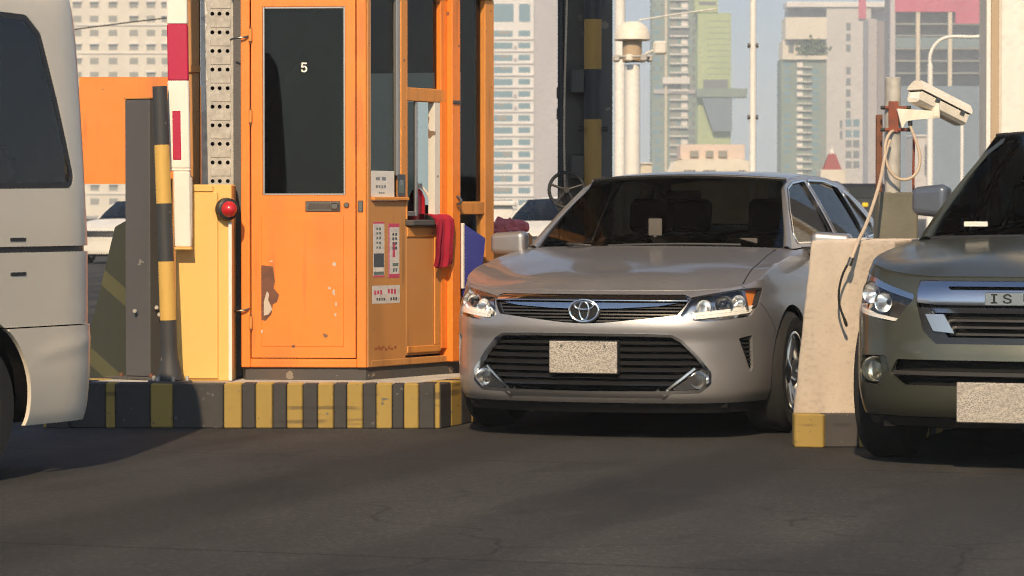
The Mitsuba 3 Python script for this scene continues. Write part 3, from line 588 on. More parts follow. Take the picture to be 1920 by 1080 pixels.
    st = B; obj('windscreen_sticker', pose(rbox(-.56, -.44, 1.33, 1.334, 1.135, 1.160, .001)).apply_translation([.0, 0, 0]), 'm_paper', root)
    for x, y, sd in ((.83, .92, 1), (-.83, .92, -1), (.83, 3.75, 1), (-.83, 3.75, -1)):
        add_wheel(root, pose, x, y, .375, sd, .23, .24, 6, False)
scene['m_pane_suv'] = {'type': 'thindielectric', 'int_ior': 1.5, 'specular_transmittance': rgb((.09, .12, .16)), 'specular_reflectance': .6}
mat('m_suv_chrome', (.56, .60, .68), .22, 1.0); mat('m_suv_mirror', (.11, .13, .17), .22, .3, .5, 1.0)
mat('m_paper', (.66, .62, .56), .7)
build_suv(SUV_POSE)
# ---------------------------------------------------------------- the white van leaving on the left
VAN_POSE = Pose((-5.18, 10.66, 0), math.radians(27))
VAN = Body(plan=[(0, 0), (.4, .03), (.70, .12), (.86, .32), (.925, .7), (.94, 1.3), (.94, 4.4), (.93, 5.0), (.915, 5.22), (.87, 5.32), (.78, 5.36), (.4, 5.38), (0, 5.385)],
    front=[(.2, .1), (.4, .0), (.9, .1), (1.1, .3), (1.8, .75), (2.28, 1.1)], side=[(.2, .05), (.3, .015), (.5, .0), (1.0, .0), (1.3, .012), (1.8, .04), (2.1, .065), (2.2, .085), (2.28, .14)],
    rear=[(.2, .05), (.3, .0), (.7, .0), (1.0, .015), (1.3, .03), (1.8, .05), (2.1, .065), (2.2, .085), (2.28, .14)], top=[(0, 2.28), (6.2, 2.28), (8, 2.28)], sf=(.3, 1.4), sr=(.2, .8))
def build_van(pose):
    B = VAN; root = thing('white_van', 'high-roofed white van with dark side glass passing at the left edge of the picture', 'van')
    wy = (1.1, 4.38); arch = [Point(sg*B.ss(y), .34).buffer(.40, 32) for y in wy for sg in (1, -1)]; A = shapely.union_all(arch)
    e = B.ss(5.20)
    wins = []
    for y0, y1, sl in ((1.55, 2.55, 0), (2.65, 3.65, 0), (3.75, 5.16, .22)):
        wins.append(rounded(P2([(B.ss(y0), 1.31), (B.ss(y1), 1.325), (B.ss(y1)-sl*.55, 1.72), (B.ss(y1)-sl, 2.02), (B.ss(y1)-sl-.1, 2.10), (B.ss(y0), 2.12)]), .05))
    for sg in (1, -1):
        W = shapely.union_all(wins)
        upper = sbox(.85, 1.053, B.S-.01, 2.28).difference(W.buffer(.006)); lower = sbox(.85, .69, B.S-.01, 1.026).difference(A)
        low2 = sbox(.85, .24, B.S-.01, .684).difference(A); f = (lambda p: p) if sg > 0 else mirror
        obj('upper_panel', pose(sheet(f(upper), B, .05, .02)), 'm_van_paint', root, 40)
        obj('lower_panel', pose(sheet(f(lower), B, .05, .02)), 'm_van_paint', root, 40)
        cr = lambda P, o: B(P, o-.004*np.clip((np.abs(P[:, 0])-B.ss(4.75))/.2, 0, 1)*np.exp(-((P[:, 1]-.60-.12*(np.abs(P[:, 0])-e))/.035)**2))
        obj('bumper_corner', pose(sheet(f(low2.intersection(sbox(B.ss(4.6), 0, 9, 1))), cr, .02, .02, dz=-.006)), 'm_van_paint', root, 40)
        obj('sill_panel', pose(sheet(f(low2.intersection(sbox(0, 0, B.ss(4.597), 1))), B, .06, .02)), 'm_van_paint', root, 40)
        obj('door_rail', pose(sheet(f(sbox(.9, 1.0, B.S-.01, 1.08)), B, .08, 0, dz=.018)), 'm_dark_trim', root, True)
        for w in wins:
            k = obj('side_window', pose(sheet(f(w.buffer(-.004)), B, .06, 0, dz=.004)), 'm_pane_dark', root, True)
            obj('window_seal', pose(sheet(f(w.buffer(.004).difference(w.buffer(-.022))), B, .05, .012, dz=.002)), 'm_black_plastic', k, 30)
        for z in (1.085, .93):
            obj('handle_slot', pose(sheet(f(rounded(sbox(B.ss(4.62), z-.008, B.ss(4.74), z+.008), .006)), B, .03, .01, dz=-.004)), 'm_black_plastic', root)
        obj('tail_lamp', pose(sheet(f(rounded(sbox(B.S-.93, .75, B.S-.80, 1.0), .02)), B, .03, .02, dz=-.006)), 'm_red_lens', root) if sg < 0 else None
    obj('front_panel', pose(sheet(sbox(-.845, .30, .845, 1.25), B, .06, .02)), 'm_van_paint', root, 40)
    obj('windscreen', pose(sheet(sbox(-.80, 1.26, .80, 2.0), B, .06, 0, dz=.004)), 'm_pane_dark', root, True)
    obj('brow_panel', pose(sheet(sbox(-.845, 2.005, .845, 2.28), B, .06, .02)), 'm_van_paint', root, 40)
    s = np.linspace(-B.S, B.S, 160)[1:]; lo = B.curve(s, 2.28)
    roof, _ = cap(lo, np.array([(0, 2.0, 2.36), (0, 3.5, 2.37), (0, 4.8, 2.34)]), .1, .02); obj('roof', pose(roof), 'm_van_paint', root, 50)
    obj('inner_shell', pose([shell(B, .25, 1.2, .08, arch), rbox(-.75, .75, .3, 5.2, .25, .3)]), 'm_black_matte', root, True)
    for y in (2.2, 3.1, 4.0, 4.75):
        for x in (-.45, .45):
            k = obj('seat', pose(rbox(x-.35, x+.35, y, y+.14, .7, 1.5, .05)), 'm_cabin', root)
    for x, y, sd in ((.80, wy[0], 1), (-.80, wy[0], -1), (.80, wy[1], 1), (-.80, wy[1], -1)): add_wheel(root, pose, x, y, .335, sd, .20, .2, 8, False)
build_van(VAN_POSE)
# ---------------------------------------------------------------- traffic waiting behind the plaza
def far_car(name, label, loc, yaw, paint_key, lamp='m_reflector', z=1.0, group=None):
    B = SUV if 'suv' in paint_key else SEDAN; pose = Pose(loc, yaw); m = dict(paint=paint_key, glass='m_pane', glass_side='m_pane_light', trim='m_black_plastic')
    root = thing(name, label, 'car', group)
    g = FAR_SEDAN if B is SEDAN else SUV_CABIN
    top = float(B.top(0)); head = [P2([(sg*.55, .66), (sg*.95, .70), (sg*1.1, .79), (sg*.6, .75)]) for sg in (1, -1)]
    body_shell(root, pose, B, m, (.96, 3.735), head, .17, (1.5, 2.6, 3.52), .37, .22, .05)
    c = top; tops(root, pose, B, m, 1.44, [(0, .4, c+.09), (0, .9, c+.165)], [(0, 0), (.72, 0), (.72, 1.3), (.68, 1.36)], 1.24, 1.01 if B is SEDAN else 1.088)
    cabin(root, pose, B, g, m)
    for h in head: obj('headlight', pose(sheet(h.buffer(.004), B, .04, 0, dz=.01)), lamp, root, True)
    obj('grille', pose(sheet(P2([(-.5, .6), (.5, .6), (.52, .74), (-.52, .74)]), B, .04, .02, dz=-.006)), 'm_black_plastic', root)
    for x, y, sd in ((.80, .96, 1), (-.80, .96, -1), (.80, 3.735, 1), (-.80, 3.735, -1)): add_wheel(root, pose, x, y, .334, sd, .21, .2, 5, False)
    return root
FAR_SEDAN = dict(wb=(.725, 1.27, .17, 1.005, .012), wt=(.585, 2.0, .10, 1.418, .022), belt=1.0, tumble=(.42, .22), inset=.012,
    rail=[(1.95, 1.35), (2.1, 1.388), (2.35, 1.412), (2.7, 1.426), (3.1, 1.418), (3.5, 1.375), (3.7, 1.335)], rh=(.555, 3.50, .12, 1.43, .035),
    roof=[(0, 2.5, 1.466), (0, 2.9, 1.472), (0, 3.3, 1.455)], outline=[(1.43, 1.0), (1.52, 1.06), (1.75, 1.22), (1.95, 1.345), (2.1, 1.388), (2.35, 1.412), (2.7, 1.426), (3.1, 1.418), (3.5, 1.375), (3.85, 1.265), (4.15, 1.14), (4.36, 1.07), (4.40, 1.04), (3.0, 1.02)],
    windows=[[(1.62, 1.035), (1.62, 1.085), (1.80, 1.215), (2.02, 1.335), (2.2, 1.368), (2.52, 1.385), (2.60, 1.035)], [(2.70, 1.038), (2.62, 1.388), (3.05, 1.385), (3.35, 1.352), (3.50, 1.05)]],
    front_edge=[(1.43, 1.0), (1.52, 1.06), (1.75, 1.22), (1.95, 1.345), (2.1, 1.388)], rear_edge=[(3.5, 1.375), (3.85, 1.265), (4.15, 1.14), (4.36, 1.07)], bb=(.60, 4.22, 1.075))
mat('m_cream_paint', (.62, .59, .52), .35, 0, .5, .8)
mat('m_dark_paint', (.02, .02, .024), .3, 0, .5, .8)
far_car('cream_car', 'cream car with dark windscreen waiting behind the brown saloon mirror', (.2, 58, 0), math.radians(18), 'm_cream_paint')
far_car('white_car', 'white car seen between the white van and the grey steel column', (-9.2, 72, 0), math.radians(16), 'm_cream_paint')
dw = far_car('dark_wagon_suv', 'black wagon with amber lamp half hidden behind the saloon roof', (3.55, 33, 0), math.radians(16), 'm_dark_paint_suv') if False else None
# ---------------------------------------------------------------- ground, islands
def asphalt(p, n, uv):
    k = fbm(p.x*1.3, p.y*.35, 0, 4); q = noise(p.x*70, p.y*70, 0); w = fbm(p.x*.7, p.y*.25, 5, 4)
    a = p.x*.948-p.y*.319; l = p.x*.319+p.y*.948                        # across and along the lanes
    t = dr.abs((a/1.55-dr.floor(a/1.55))-.5); wob = .05*fbm(a*2, l*2, 0, 3)
    d1, d2, _ = voronoi(a*.55+wob*6, l*.55+wob*6); crack = 1-smoothstep(.004, .016, d2-d1)
    seam = dr.maximum(1-smoothstep(.006, .014, dr.abs((l+wob*.1)/4.2-dr.floor((l+wob*.1)/4.2)-.5)*4.2), 0)
    oil = smoothstep(.60, .72, fbm(a*2.2, l*.9, 9, 4))
    c = mix((.022, .021, .020), (.038, .036, .033), smoothstep(.35, .75, w))*(.7+.4*k+.9*(q-.5)*smoothstep(.3, .7, q))
    return c*(1-.35*(1-smoothstep(.12, .3, t)))*(1-.4*crack*smoothstep(.4, .6, w))*(1-.7*seam)*(1-.22*oil)
mat('m_road', mikit.proc(asphalt), .85, bump=mikit.proc(lambda p, n, uv: fbm(p.x*60, p.y*60, 0, 2)), bscale=.004)
def conc(base, dark, f=5.0, streak=.35):
    def fn(p, n, uv):
        k = fbm(p.x*f, p.y*f, p.z*f*streak, 4); q = fbm(p.x*f*8, p.y*f*8, p.z*f*8, 3)
        return mix(base, dark, .75*smoothstep(.42, .72, k*.6+q*.4))*(.85+.3*q)
    return mikit.proc(fn)
mat('m_slab', conc((.30, .28, .25), (.15, .135, .12)), .9)
mat('m_warm_concrete', conc((.50, .425, .35), (.27, .225, .18), 7, .06), .9, bump=mikit.proc(lambda p, n, uv: fbm(p.x*30, p.y*30, p.z*12, 3)), bscale=.006)
mat('m_kerb_yellow', chips((.32, .215, .05), (.13, .115, .09), 36, .74, (.05, .04, .025), .95, scuff=.55), .7)
mat('m_kerb_black', chips((.035, .032, .032), (.11, .10, .09), 36, .74, (.085, .075, .065), .8, scuff=.6), .7)
mat('m_ground', conc((.22, .21, .19), (.13, .13, .11), .02, 1), .95)
obj('ground', rbox(-2500, 2500, -300, 4000, -1.0, -.004, .0001), 'm_ground', kind='structure')
obj('road', rbox(-60, 60, -40, 420, -.5, 0, .0001), 'm_road', kind='structure')
LANE = np.array([math.sin(math.radians(18.6)), math.cos(math.radians(18.6))])
def island(name, outline, h, pieces, gap=.0025):
    """Concrete core with kerb stones round it; pieces: (edge start, edge end, stripe list or pitch, first colour)."""
    root = obj(name, prism(Polygon(outline).buffer(-.12), .0, h-.004), 'm_slab', kind='structure')
    for a, b, cuts, c0 in pieces:
        a, b = np.array(a, float), np.array(b, float); L = np.linalg.norm(b-a); d = (b-a)/L; nrm = np.array([-d[1], d[0]])
        cuts = list(np.arange(0, L, cuts))+[L] if np.isscalar(cuts) else cuts
        for i in range(len(cuts)-1):
            p, q = a+d*(cuts[i]+gap/2), a+d*(cuts[i+1]-gap/2); jit = .0012*math.sin(i*7.3+c0)
            m = rbox(0, cuts[i+1]-cuts[i]-gap, -.004+jit, .15, .0, h+jit, .006)
            M = np.eye(4); M[:2, 0] = d; M[:2, 1] = nrm; M[:2, 3] = a+d*(cuts[i]+gap/2); m.apply_transform(M)
            obj('kerb_stone', m, ('m_kerb_yellow', 'm_kerb_black')[(i+c0) % 2], root)
    return root
ex = lambda px: (px-960)/337.0
L0, R0 = np.array([-2.62, 17.86]), np.array([-.40, 17.80])
cuts = [round((q-77)/337, 3) for q in (77, 120, 195, 213, 280, 322, 418, 452, 478, 510, 537, 567, 595, 625, 650, 680, 705, 735, 757, 785, 815)]+[2.2208]
far = 9.0
island('left_island', [L0, R0, R0+LANE*far, L0+LANE*far], .25, [(L0, R0, cuts, 0), (R0, R0+LANE*far, .175, 1), (L0+LANE*far, L0, .175, 0)])
A1, B1 = np.array([1.45, 16.40]), np.array([1.98, 16.40])
island('right_island', [A1, B1, B1+LANE*7, A1+LANE*7], .17, [(A1, B1, [0, .13, .33, .53], 0), (B1, B1+LANE*7, .2, 1), (A1+LANE*7, A1, .2, 0)])
# ---------------------------------------------------------------- the booth
OR, ORD = (.81, .225, .028), (.34, .14, .05)
mat('m_orange', chips(OR, (.20, .10, .06), 16, .80, (.34, .11, .03), .5, runs=.55), .42, cc=.25, bump=mikit.proc(lambda p, n, uv: fbm(p.x*5, p.y*5, p.z*5, 3)), bscale=.004)
mat('m_orange_worn', chips((.62, .25, .055), (.16, .09, .06), 24, .78, (.22, .10, .04), .6, runs=.6), .5)
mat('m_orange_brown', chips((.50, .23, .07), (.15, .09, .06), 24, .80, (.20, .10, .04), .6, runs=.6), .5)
mat('m_rust', conc((.17, .07, .04), (.09, .045, .035), 20, 1), .8)
mat('m_bare_primer', (.52, .44, .36), .8)
mat('m_grey_steel', chips((.085, .083, .085), (.2, .18, .16), 9, .78, (.06, .05, .05), .5), .55)
mat('m_plinth', chips((.07, .065, .062), (.25, .2, .15), 11, .72), .8)
mat('m_aluminium', (.50, .48, .45), .35, .8)
mat('m_white_worn', chips((.66, .62, .55), (.22, .15, .10), 12, .66), .6)
mat('m_lock', (.20, .19, .17), .35, .9)
mat('m_decal_white', conc((.60, .55, .50), (.42, .38, .35), 40, 1), .6)
mat('m_decal_pink', (.50, .07, .13), .6)
mat('m_decal_dark', (.07, .08, .09), .6)
mat('m_decal_green', (.12, .16, .14), .6)
mat('m_red_cloth', conc((.33, .008, .028), (.22, .005, .02), 30, .3), .95, sheen=.6)
mat('m_blue_plastic', (.017, .02, .17), .35)
mat('m_white_plastic', (.74, .70, .62), .45)
mat('m_extinguisher', (.55, .015, .03), .3, cc=.5)
mat('m_booth_inside', (.10, .07, .05), .85)
mat('m_marker', (.22, .06, .02), .8)
scene['m_pane_door'] = {'type': 'thindielectric', 'int_ior': 1.5, 'specular_transmittance': rgb((.07, .065, .065)), 'specular_reflectance': .35}
scene['m_pane_clear'] = {'type': 'thindielectric', 'int_ior': 1.5, 'specular_transmittance': rgb((.72, .82, .80))}
class Wall:
    """Local frame of a booth wall: u along it, v outward, z up."""
    def __init__(self, a, b):
        a, b = np.array(a, float), np.array(b, float); self.L = np.linalg.norm(b-a); d = (b-a)/self.L
        self.M = np.eye(4); self.M[:2, 0] = d; self.M[:2, 1] = [-d[1], d[0]]; self.M[:2, 3] = a
    def __call__(self, m): m = cat_mesh(m) if isinstance(m, list) else tm(m).copy(); m.apply_transform(self.M); return m
    def box(self, u0, u1, v0, v1, z0, z1, r=.004): return self(rbox(u0, u1, -v1, -v0, z0, z1, r))
    def flat(self, poly, v0, v1):
        m = prism(poly, v0, v1); m.apply_transform(np.array([[1, 0, 0, 0], [0, 0, -1, 0], [0, 1, 0, 0], [0, 0, 0, 1.0]])); return self(m)
BA, BB, BC, BD, BE, BF = (-1.535, 18.29), (-.827, 18.24), (-.12, 19.37), (-.20, 20.50), (-1.30, 20.90), (-1.75, 19.5)
booth = thing('toll_booth', 'orange metal toll booth with tall dark door glass numbered 5', 'booth')
FW, RW = Wall(BA, BB), Wall(BB, BC)
Z0, ZT = .25, 2.62
# front wall: frame, door
obj('plinth', prism(Polygon([BA, BB, BC, BD, BE, BF]).buffer(-.012, join_style='mitre'), Z0-.005, .318), 'm_plinth', booth)
obj('front_frame', [FW.box(-.012, .040, -.05, .012, .319, ZT), FW.box(.652, .708, -.05, .014, .319, ZT), FW.box(.0405, .6515, -.05, .010, 2.48, ZT), FW.box(.0405, .6515, -.05, .010, .319, .368)], 'm_orange', booth)
door = obj('door', FW.flat(Polygon([(.047, .374), (.645, .374), (.645, 2.475), (.047, 2.475)], [[(.112, 1.302), (.588, 1.302), (.588, 2.377), (.112, 2.377)]]), -.035, .004), 'm_orange', booth)
obj('door_glass', FW.flat(sbox(.110, 1.300, .590, 2.379), -.016, -.0155), 'm_pane_door', door, label='dark tinted door glass with a white number 5')
wf = .011
obj('glass_bead', [FW.box(.113, .113+wf, -.014, .001, 1.302, 2.376, .002), FW.box(.587-wf, .587, -.014, .001, 1.302, 2.376, .002), FW.box(.1245, .5755, -.014, .001, 1.302, 1.302+wf, .002), FW.box(.1245, .5755, -.014, .001, 2.376-wf, 2.376, .002)], 'm_aluminium', door)
pl = obj('lower_panel', FW.box(.104, .578, .002, .009, .436, 1.190, .004), 'm_orange', door)
t5 = meshkit.text_mesh('5', .052, .002, True); t5.apply_translation([.35-t5.bounds[:, 0].mean(), 2.005, 0])
t5.apply_transform(np.array([[1, 0, 0, 0], [0, 0, -1, .011], [0, 1, 0, 0], [0, 0, 0, 1.0]])); obj('number', FW(t5), 'm_white_plastic', door, label='white number 5 on the dark door glass')
hd = obj('door_handle', [FW.box(.358, .558, .004, .014, 1.209, 1.268, .004)], 'm_lock', door)
obj('handle_recess', FW.box(.372, .50, .012, .0155, 1.222, 1.256, .002), 'm_plinth', hd)
obj('handle_grip', FW.box(.505, .55, .014, .030, 1.220, 1.258, .006), 'm_lock', hd)
obj('lock', FW(lathe([(0, .014), (.012, .014), (.016, .008), (.016, 0)], 20, 'y').apply_transform(np.diag([1, -1, 1, 1])).apply_translation([.594, -.004, 1.246])), 'm_lock', door, 40)
obj('strike_plate', [FW.box(.660, .690, .014, .022, 1.205, 1.272, .004)], 'm_lock', booth)
for z in (2.215, 1.752, .575):
    h = obj('hinge', FW(tube([[.044, -.014, z-.035], [.044, -.014, z+.035]], .011, 10)), 'm_orange_worn', booth, 40)
    obj('hinge_pin', FW(tube([[.044, -.014, z-.05], [.044, -.014, z+.05]], .005, 8)), 'm_rust', h, 40)
for z in (2.20, .645): obj('door_hook', FW(tube(bez([(.035, -.012, z+.01), (.0, -.04, z), (-.04, -.035, z-.004), (-.07, -.01, z-.012)], 10), .006, 8)), 'm_lock', booth, 40)
def patch(pts, r=.006): return rounded(P2([((x-455)/328.6, 1.22-(y-393)/328.6) for x, y in pts]), r)
rp = obj('rust_patch', FW.flat(patch([(489, 497), (511, 500), (515, 528), (512, 540), (523, 553), (519, 566), (511, 571), (508, 590), (497, 602), (489, 600)]), .009, .0102), 'm_rust', door, label='long rust brown patch where the orange paint has come off')
obj('bare_metal', FW.flat(patch([(494, 566), (500, 545), (504, 552), (502, 562), (510, 580), (502, 590), (494, 592)], .003), .0102, .0112), 'm_bare_primer', rp)
rs = random.Random(4)
for x, y, w, h in ((627, 495, 7, 9), (618, 540, 6, 5), (626, 548, 5, 12), (630, 570, 4, 8), (629, 590, 4, 7), (508, 490, 7, 3), (490, 622, 4, 8)):
    obj('scuff', FW.flat(patch([(x-w/2, y), (x-w/6, y-h/2), (x+w/2, y-h/3), (x+w/3, y+h/2), (x-w/3, y+h/3)], .001), .0092, .0100), 'm_bare_primer', pl)
# right-hand wall: u from the corner
ru = lambda px: float(np.interp(px, RPX, RU)); RU = np.linspace(-.05, 1.40, 100)
_d = (np.array(BC)-np.array(BB))/np.linalg.norm(np.array(BC)-np.array(BB)); _p = np.array(BB)+RU[:, None]*_d; RPX = 960+FOCAL*_p[:, 0]/_p[:, 1]
def rz(px, py): y = BB[1]+_d[1]*ru(px); return EYE-(py-HORIZON)*y/FOCAL
U = dict(p0=0.0, w0=ru(694), w1=ru(749), m1=ru(760), s1=ru(824), p2=ru(836), p3=ru(852), e0=ru(859), e1=ru(906), L=RW.L)
U = {k: round(v, 3) for k, v in U.items()}
zs, zt2 = 1.275, 2.46
obj('corner_post', [RW.box(-.004, U['w0']-.002, -.05, .010, .319, ZT)], 'm_orange_brown', booth)
obj('side_header', RW.box(U['w0'], U['L']-.004, -.05, .016, zt2+.02, ZT), 'm_orange_brown', booth)
obj('notice_panel', RW.box(U['w0']-.001, U['m1']-.001, -.04, .004, .319, zs-.004), 'm_orange_brown', booth, label='brown orange wall panel carrying three stickers')
obj('window_sill', RW.box(U['w0'], U['m1'], -.04, .03, zs-.003, zs+.018), 'm_orange_worn', booth)
obj('mullion', RW.box(U['w1'], U['m1'], -.05, .012, zs+.019, zt2+.019), 'm_orange_worn', booth)
w1 = obj('side_window', RW.flat(sbox(U['w0'], zs+.018, U['w1'], zt2+.02), -.021, -.0205), 'm_pane_light', booth)
obj('window_frame', [RW.box(U['w1']-.034, U['w1']-.001, -.02, .006, zs+.14, zt2+.018, .003), RW.box(U['w0'], U['w0']+.014, -.02, .0, zs+.019, zt2+.018, .003)], 'm_aluminium', w1)
# half door and serving hatch
zl = round(rz(790, 412), 3)
obj('hatch_transom', RW.box(U['m1'], U['p2'], -.05, .010, rz(795, 191), rz(795, 166)), 'm_orange_worn', booth)
obj('hatch_jamb', [RW.box(U['m1'], U['m1']+.016, -.05, .008, zl, zt2+.019)], 'm_orange_worn', booth)
obj('upper_light', RW.flat(sbox(U['m1']+.016, rz(795, 166), U['s1'], zt2+.02), -.021, -.0205), 'm_pane_light', booth)
hs = obj('sliding_sash', RW.flat(sbox(U['m1']+.016, zl+.02, ru(781), rz(771, 191)), -.011, -.0105), 'm_pane_light', booth)
obj('sash_frame', [RW.box(ru(780), ru(784), -.02, .0, zl+.02, rz(782, 191), .003), RW.box(U['m1']+.017, ru(780)-.001, -.02, .0, zl+.021, zl+.05, .003)], 'm_aluminium', hs)
obj('white_jamb', RW.box(ru(813), U['s1'], -.04, .006, zl, rz(818, 192), .003), 'm_white_worn', booth, label='chipped white jamb beside the open hatch')
obj('jamb_strip', RW.box(U['s1']+.002, U['p2']-.002, -.04, .010, .40, zt2+.019), 'm_orange', booth)
obj('hatch_ledge', RW.box(U['m1'], U['p2']-.02, -.10, .055, zl-.035, zl-.001, .006), 'm_plinth', booth)
hdoor = obj('half_door', [RW.box(U['m1']+.004, U['s1'], -.03, .002, .372, zl-.036)], 'm_orange_brown', booth)
obj('cross_rail', RW.box(U['m1']+.006, U['s1']-.002, .002, .012, .385, .425), 'm_orange_worn', hdoor); obj('cross_rail', RW.box(U['m1']+.006, U['s1']-.002, .002, .012, zl-.10, zl-.045), 'm_orange_worn', hdoor)
obj('door_stile', RW.box(ru(812), U['s1']-.002, .002, .012, .426, zl-.101), 'm_orange_worn', hdoor)
obj('bottom_rail', RW.box(U['w0'], U['L']-.004, -.05, .008, .319, .358), 'm_orange_brown', booth)
obj('door_post', [RW.box(U['p2'], U['p3'], -.05, .045, .32, zt2+.018, .006)], 'm_orange', booth, label='bright orange post right of the hatch')
obj('post_hook', RW(tube(bez([(U['p2']+.05, -.046, 1.30), (U['p2']+.06, -.07, 1.27), (U['p2']+.03, -.06, 1.25)], 8), .008, 8)), 'm_lock', booth, 40)
obj('post_clip', RW.box(U['p2']+.006, U['p3']-.004, .045, .055, 1.845, 1.865, .002), 'm_plinth', booth)
z3, z3b = rz(880, 378), rz(880, 402)
obj('rear_window', RW.flat(sbox(U['p3'], z3, U['e1'], zt2+.02), -.021, -.0205), 'm_pane_light', booth)
obj('rear_rail', RW.box(U['p3'], U['e1'], -.04, .008, z3b, z3), 'm_orange_worn', booth)
obj('rear_lower_glass', RW.flat(sbox(U['p3'], .75, U['e1'], z3b), -.021, -.0205), 'm_pane_clear', booth)
obj('rear_lower_panel', RW.box(U['p3'], U['e1'], -.04, .004, .36, .75), 'm_orange_brown', booth)
obj('end_post', RW.box(U['e1'], U['L'], -.05, .014, .32, zt2+.019), 'm_orange_worn', booth)
# the walls one sees only through the glass
def backwall(a, b, holes, name):
    w = Wall(a, b); poly = sbox(.03, .319, w.L-.03, ZT).difference(shapely.union_all([sbox(*h) for h in holes])) if holes else sbox(.03, .319, w.L-.03, ZT)
    k = obj(name, w.flat(poly, -.05, -.005), 'm_booth_inside', booth)
    for h in holes: obj('back_pane', w.flat(sbox(*h), -.03, -.0295), 'm_pane_clear', k)
backwall(BC, BD, [(.2, 1.0, .98, 2.3)], 'back_wall'); backwall(BD, BE, [(.12, 1.25, .85, 2.1)], 'back_wall'); backwall(BE, BF, [], 'back_wall'); backwall(BF, BA, [], 'back_wall')
obj('booth_roof', prism(Polygon([BA, BB, BC, BD, BE, BF]).buffer(.12, join_style='mitre'), ZT+.003, ZT+.12), 'm_orange_brown', booth)
obj('ceiling', prism(Polygon([BA, BB, BC, BD, BE, BF]).buffer(-.06, join_style='mitre'), ZT-.03, ZT-.004), 'm_booth_inside', booth)
obj('counter', RW.box(.25, 1.0, -.42, -.11, 1.0, 1.04), 'm_booth_inside', booth)
obj('inner_blind', FW.flat(Polygon([(.12, 1.32), (.58, 1.32), (.58, 2.37), (.40, 2.37), (.36, 2.18), (.20, 1.95), (.12, 1.80)]), -.20, -.19), 'm_booth_inside', booth)
# stickers and notices on the booth
def sticker(name, label, px, cat='sticker', rows=(), base='m_decal_white', v=.0052, wall=RW):
    x0, y0, x1, y1 = px; u0, u1 = ru(x0), ru(x1); za, zb = rz(x0, y1), rz(x0, y0)
    k = thing(name, label, cat); obj('sheet', wall.flat(rounded(sbox(u0, za, u1, zb), .003), v, v+.0012), base, k)
    for fx0, fy0, fx1, fy1, mt in rows:
        obj('print', wall.flat(sbox(u0+(u1-u0)*fx0, zb-(zb-za)*fy1, u0+(u1-u0)*fx1, zb-(zb-za)*fy0), v+.0012, v+.0018), mt, k)
    return k
rs = random.Random(7)
glyph = lambda x0, y0, x1, y1, n, mt: [(x0+(x1-x0)*(i+.12)/n, y0+rs.random()*.1*(y1-y0), x0+(x1-x0)*(i+.75)/n, y1-rs.random()*.2*(y1-y0), mt) for i in range(n)]
sticker('sticker', 'narrow white sticker with grey lower half, left of the pair on the booth wall', (698, 416, 719, 520), rows=[(.0, .0, 1, .035, 'm_decal_pink'), (.0, .965, 1, 1, 'm_decal_pink'), (.05, .57, .95, .82, 'm_decal_dark'), (.25, .84, .85, .90, 'm_paper'), (.05, .90, .95, .96, 'm_decal_green')]+[q for k in range(5) for q in glyph(.25, .10+.085*k, .75, .15+.085*k, 2, 'm_decal_green')])
sticker('sticker', 'narrow white sticker with pink ends, right of the pair on the booth wall', (726, 419, 747, 521), rows=[(.0, .0, 1, .07, 'm_decal_pink'), (.0, .93, 1, 1, 'm_decal_pink'), (.0, .07, .12, .93, 'm_decal_pink'), (.4, .35, .62, .62, 'm_decal_pink'), (.4, .73, .9, .79, 'm_decal_green')]+[q for k in range(4) for q in glyph(.35, .17+.085*k, .85, .23+.085*k, 2, 'm_decal_dark')]+glyph(.4, .82, .85, .9, 2, 'm_decal_green'))
sticker('sticker', 'wide white sticker with two red and black marks below the narrow pair', (696, 536, 748, 570), rows=glyph(.06, .25, .38, .52, 3, 'm_decal_pink')+glyph(.55, .18, .88, .5, 3, 'm_decal_pink')+glyph(.15, .68, .48, .86, 4, 'm_decal_dark')+glyph(.64, .66, .92, .86, 3, 'm_decal_dark'))
sticker('notice', 'square paper notice standing in the left side window of the booth', (693, 320, 739, 371), 'notice', v=.0, base='m_paper', rows=glyph(.22, .22, .72, .38, 2, 'm_aluminium')+glyph(.24, .52, .68, .66, 4, 'm_aluminium')+glyph(.36, .78, .62, .86, 3, 'm_aluminium'))
sticker('pass_card', 'small dark green card beside the paper notice', (742, 327, 757, 368), 'card', v=.012, base='m_decal_dark', rows=[(.15, .3, .8, .85, 'm_decal_green'), (.3, .25, .7, .5, 'm_aluminium')])
for i, (x, y) in enumerate(((703, 657), (708, 655), (712, 658), (717, 654), (722, 658), (728, 655), (733, 657), (739, 654))):
    u = ru(x); z = rz(x, y); obj('scrawl', RW(tube(bez([(u-.008, -.006, z), (u-.002, -.006, z+.014), (u+.006, -.006, z+.004), (u+.010, -.006, z+.016+.004*(i % 3))], 8), .0016, 5)), 'm_marker', booth)
# things on the booth
cl = []
u0, u1, zc = ru(798), ru(830), rz(816, 406)
g = np.array([[[u0+(u1-u0)*(a+.04*math.sin(b*9)+.10*b*(a-.2)), -(.062+.012*math.sin(a*9+b*2)+.006*math.sin(a*27+b*5)+.016*math.sin(b*3.1)-.03*max(0, .08-b)/.08), zc+.012-b*.302-.012*math.sin(a*5)*(b > .9)] for a in np.linspace(0, 1, 26)] for b in np.linspace(0, 1, 34)])
ga = g.copy(); ga[:, :, 1] += .012
m = cat_mesh([grid_mesh(g), grid_mesh(ga)]); fold = grid_mesh(np.stack([g[0], g[0]+[0, .05, .004], g[0]+[0, .11, .0]]))
obj('red_cloth', RW([m, fold]), 'm_red_cloth', None, True, 'dark red cloth hanging from the hatch ledge of the orange booth', 'cloth')
bin_ = thing('blue_folder', 'blue plastic document tray with white edge fixed behind the bright orange post', 'tray')
ub = ru(857)
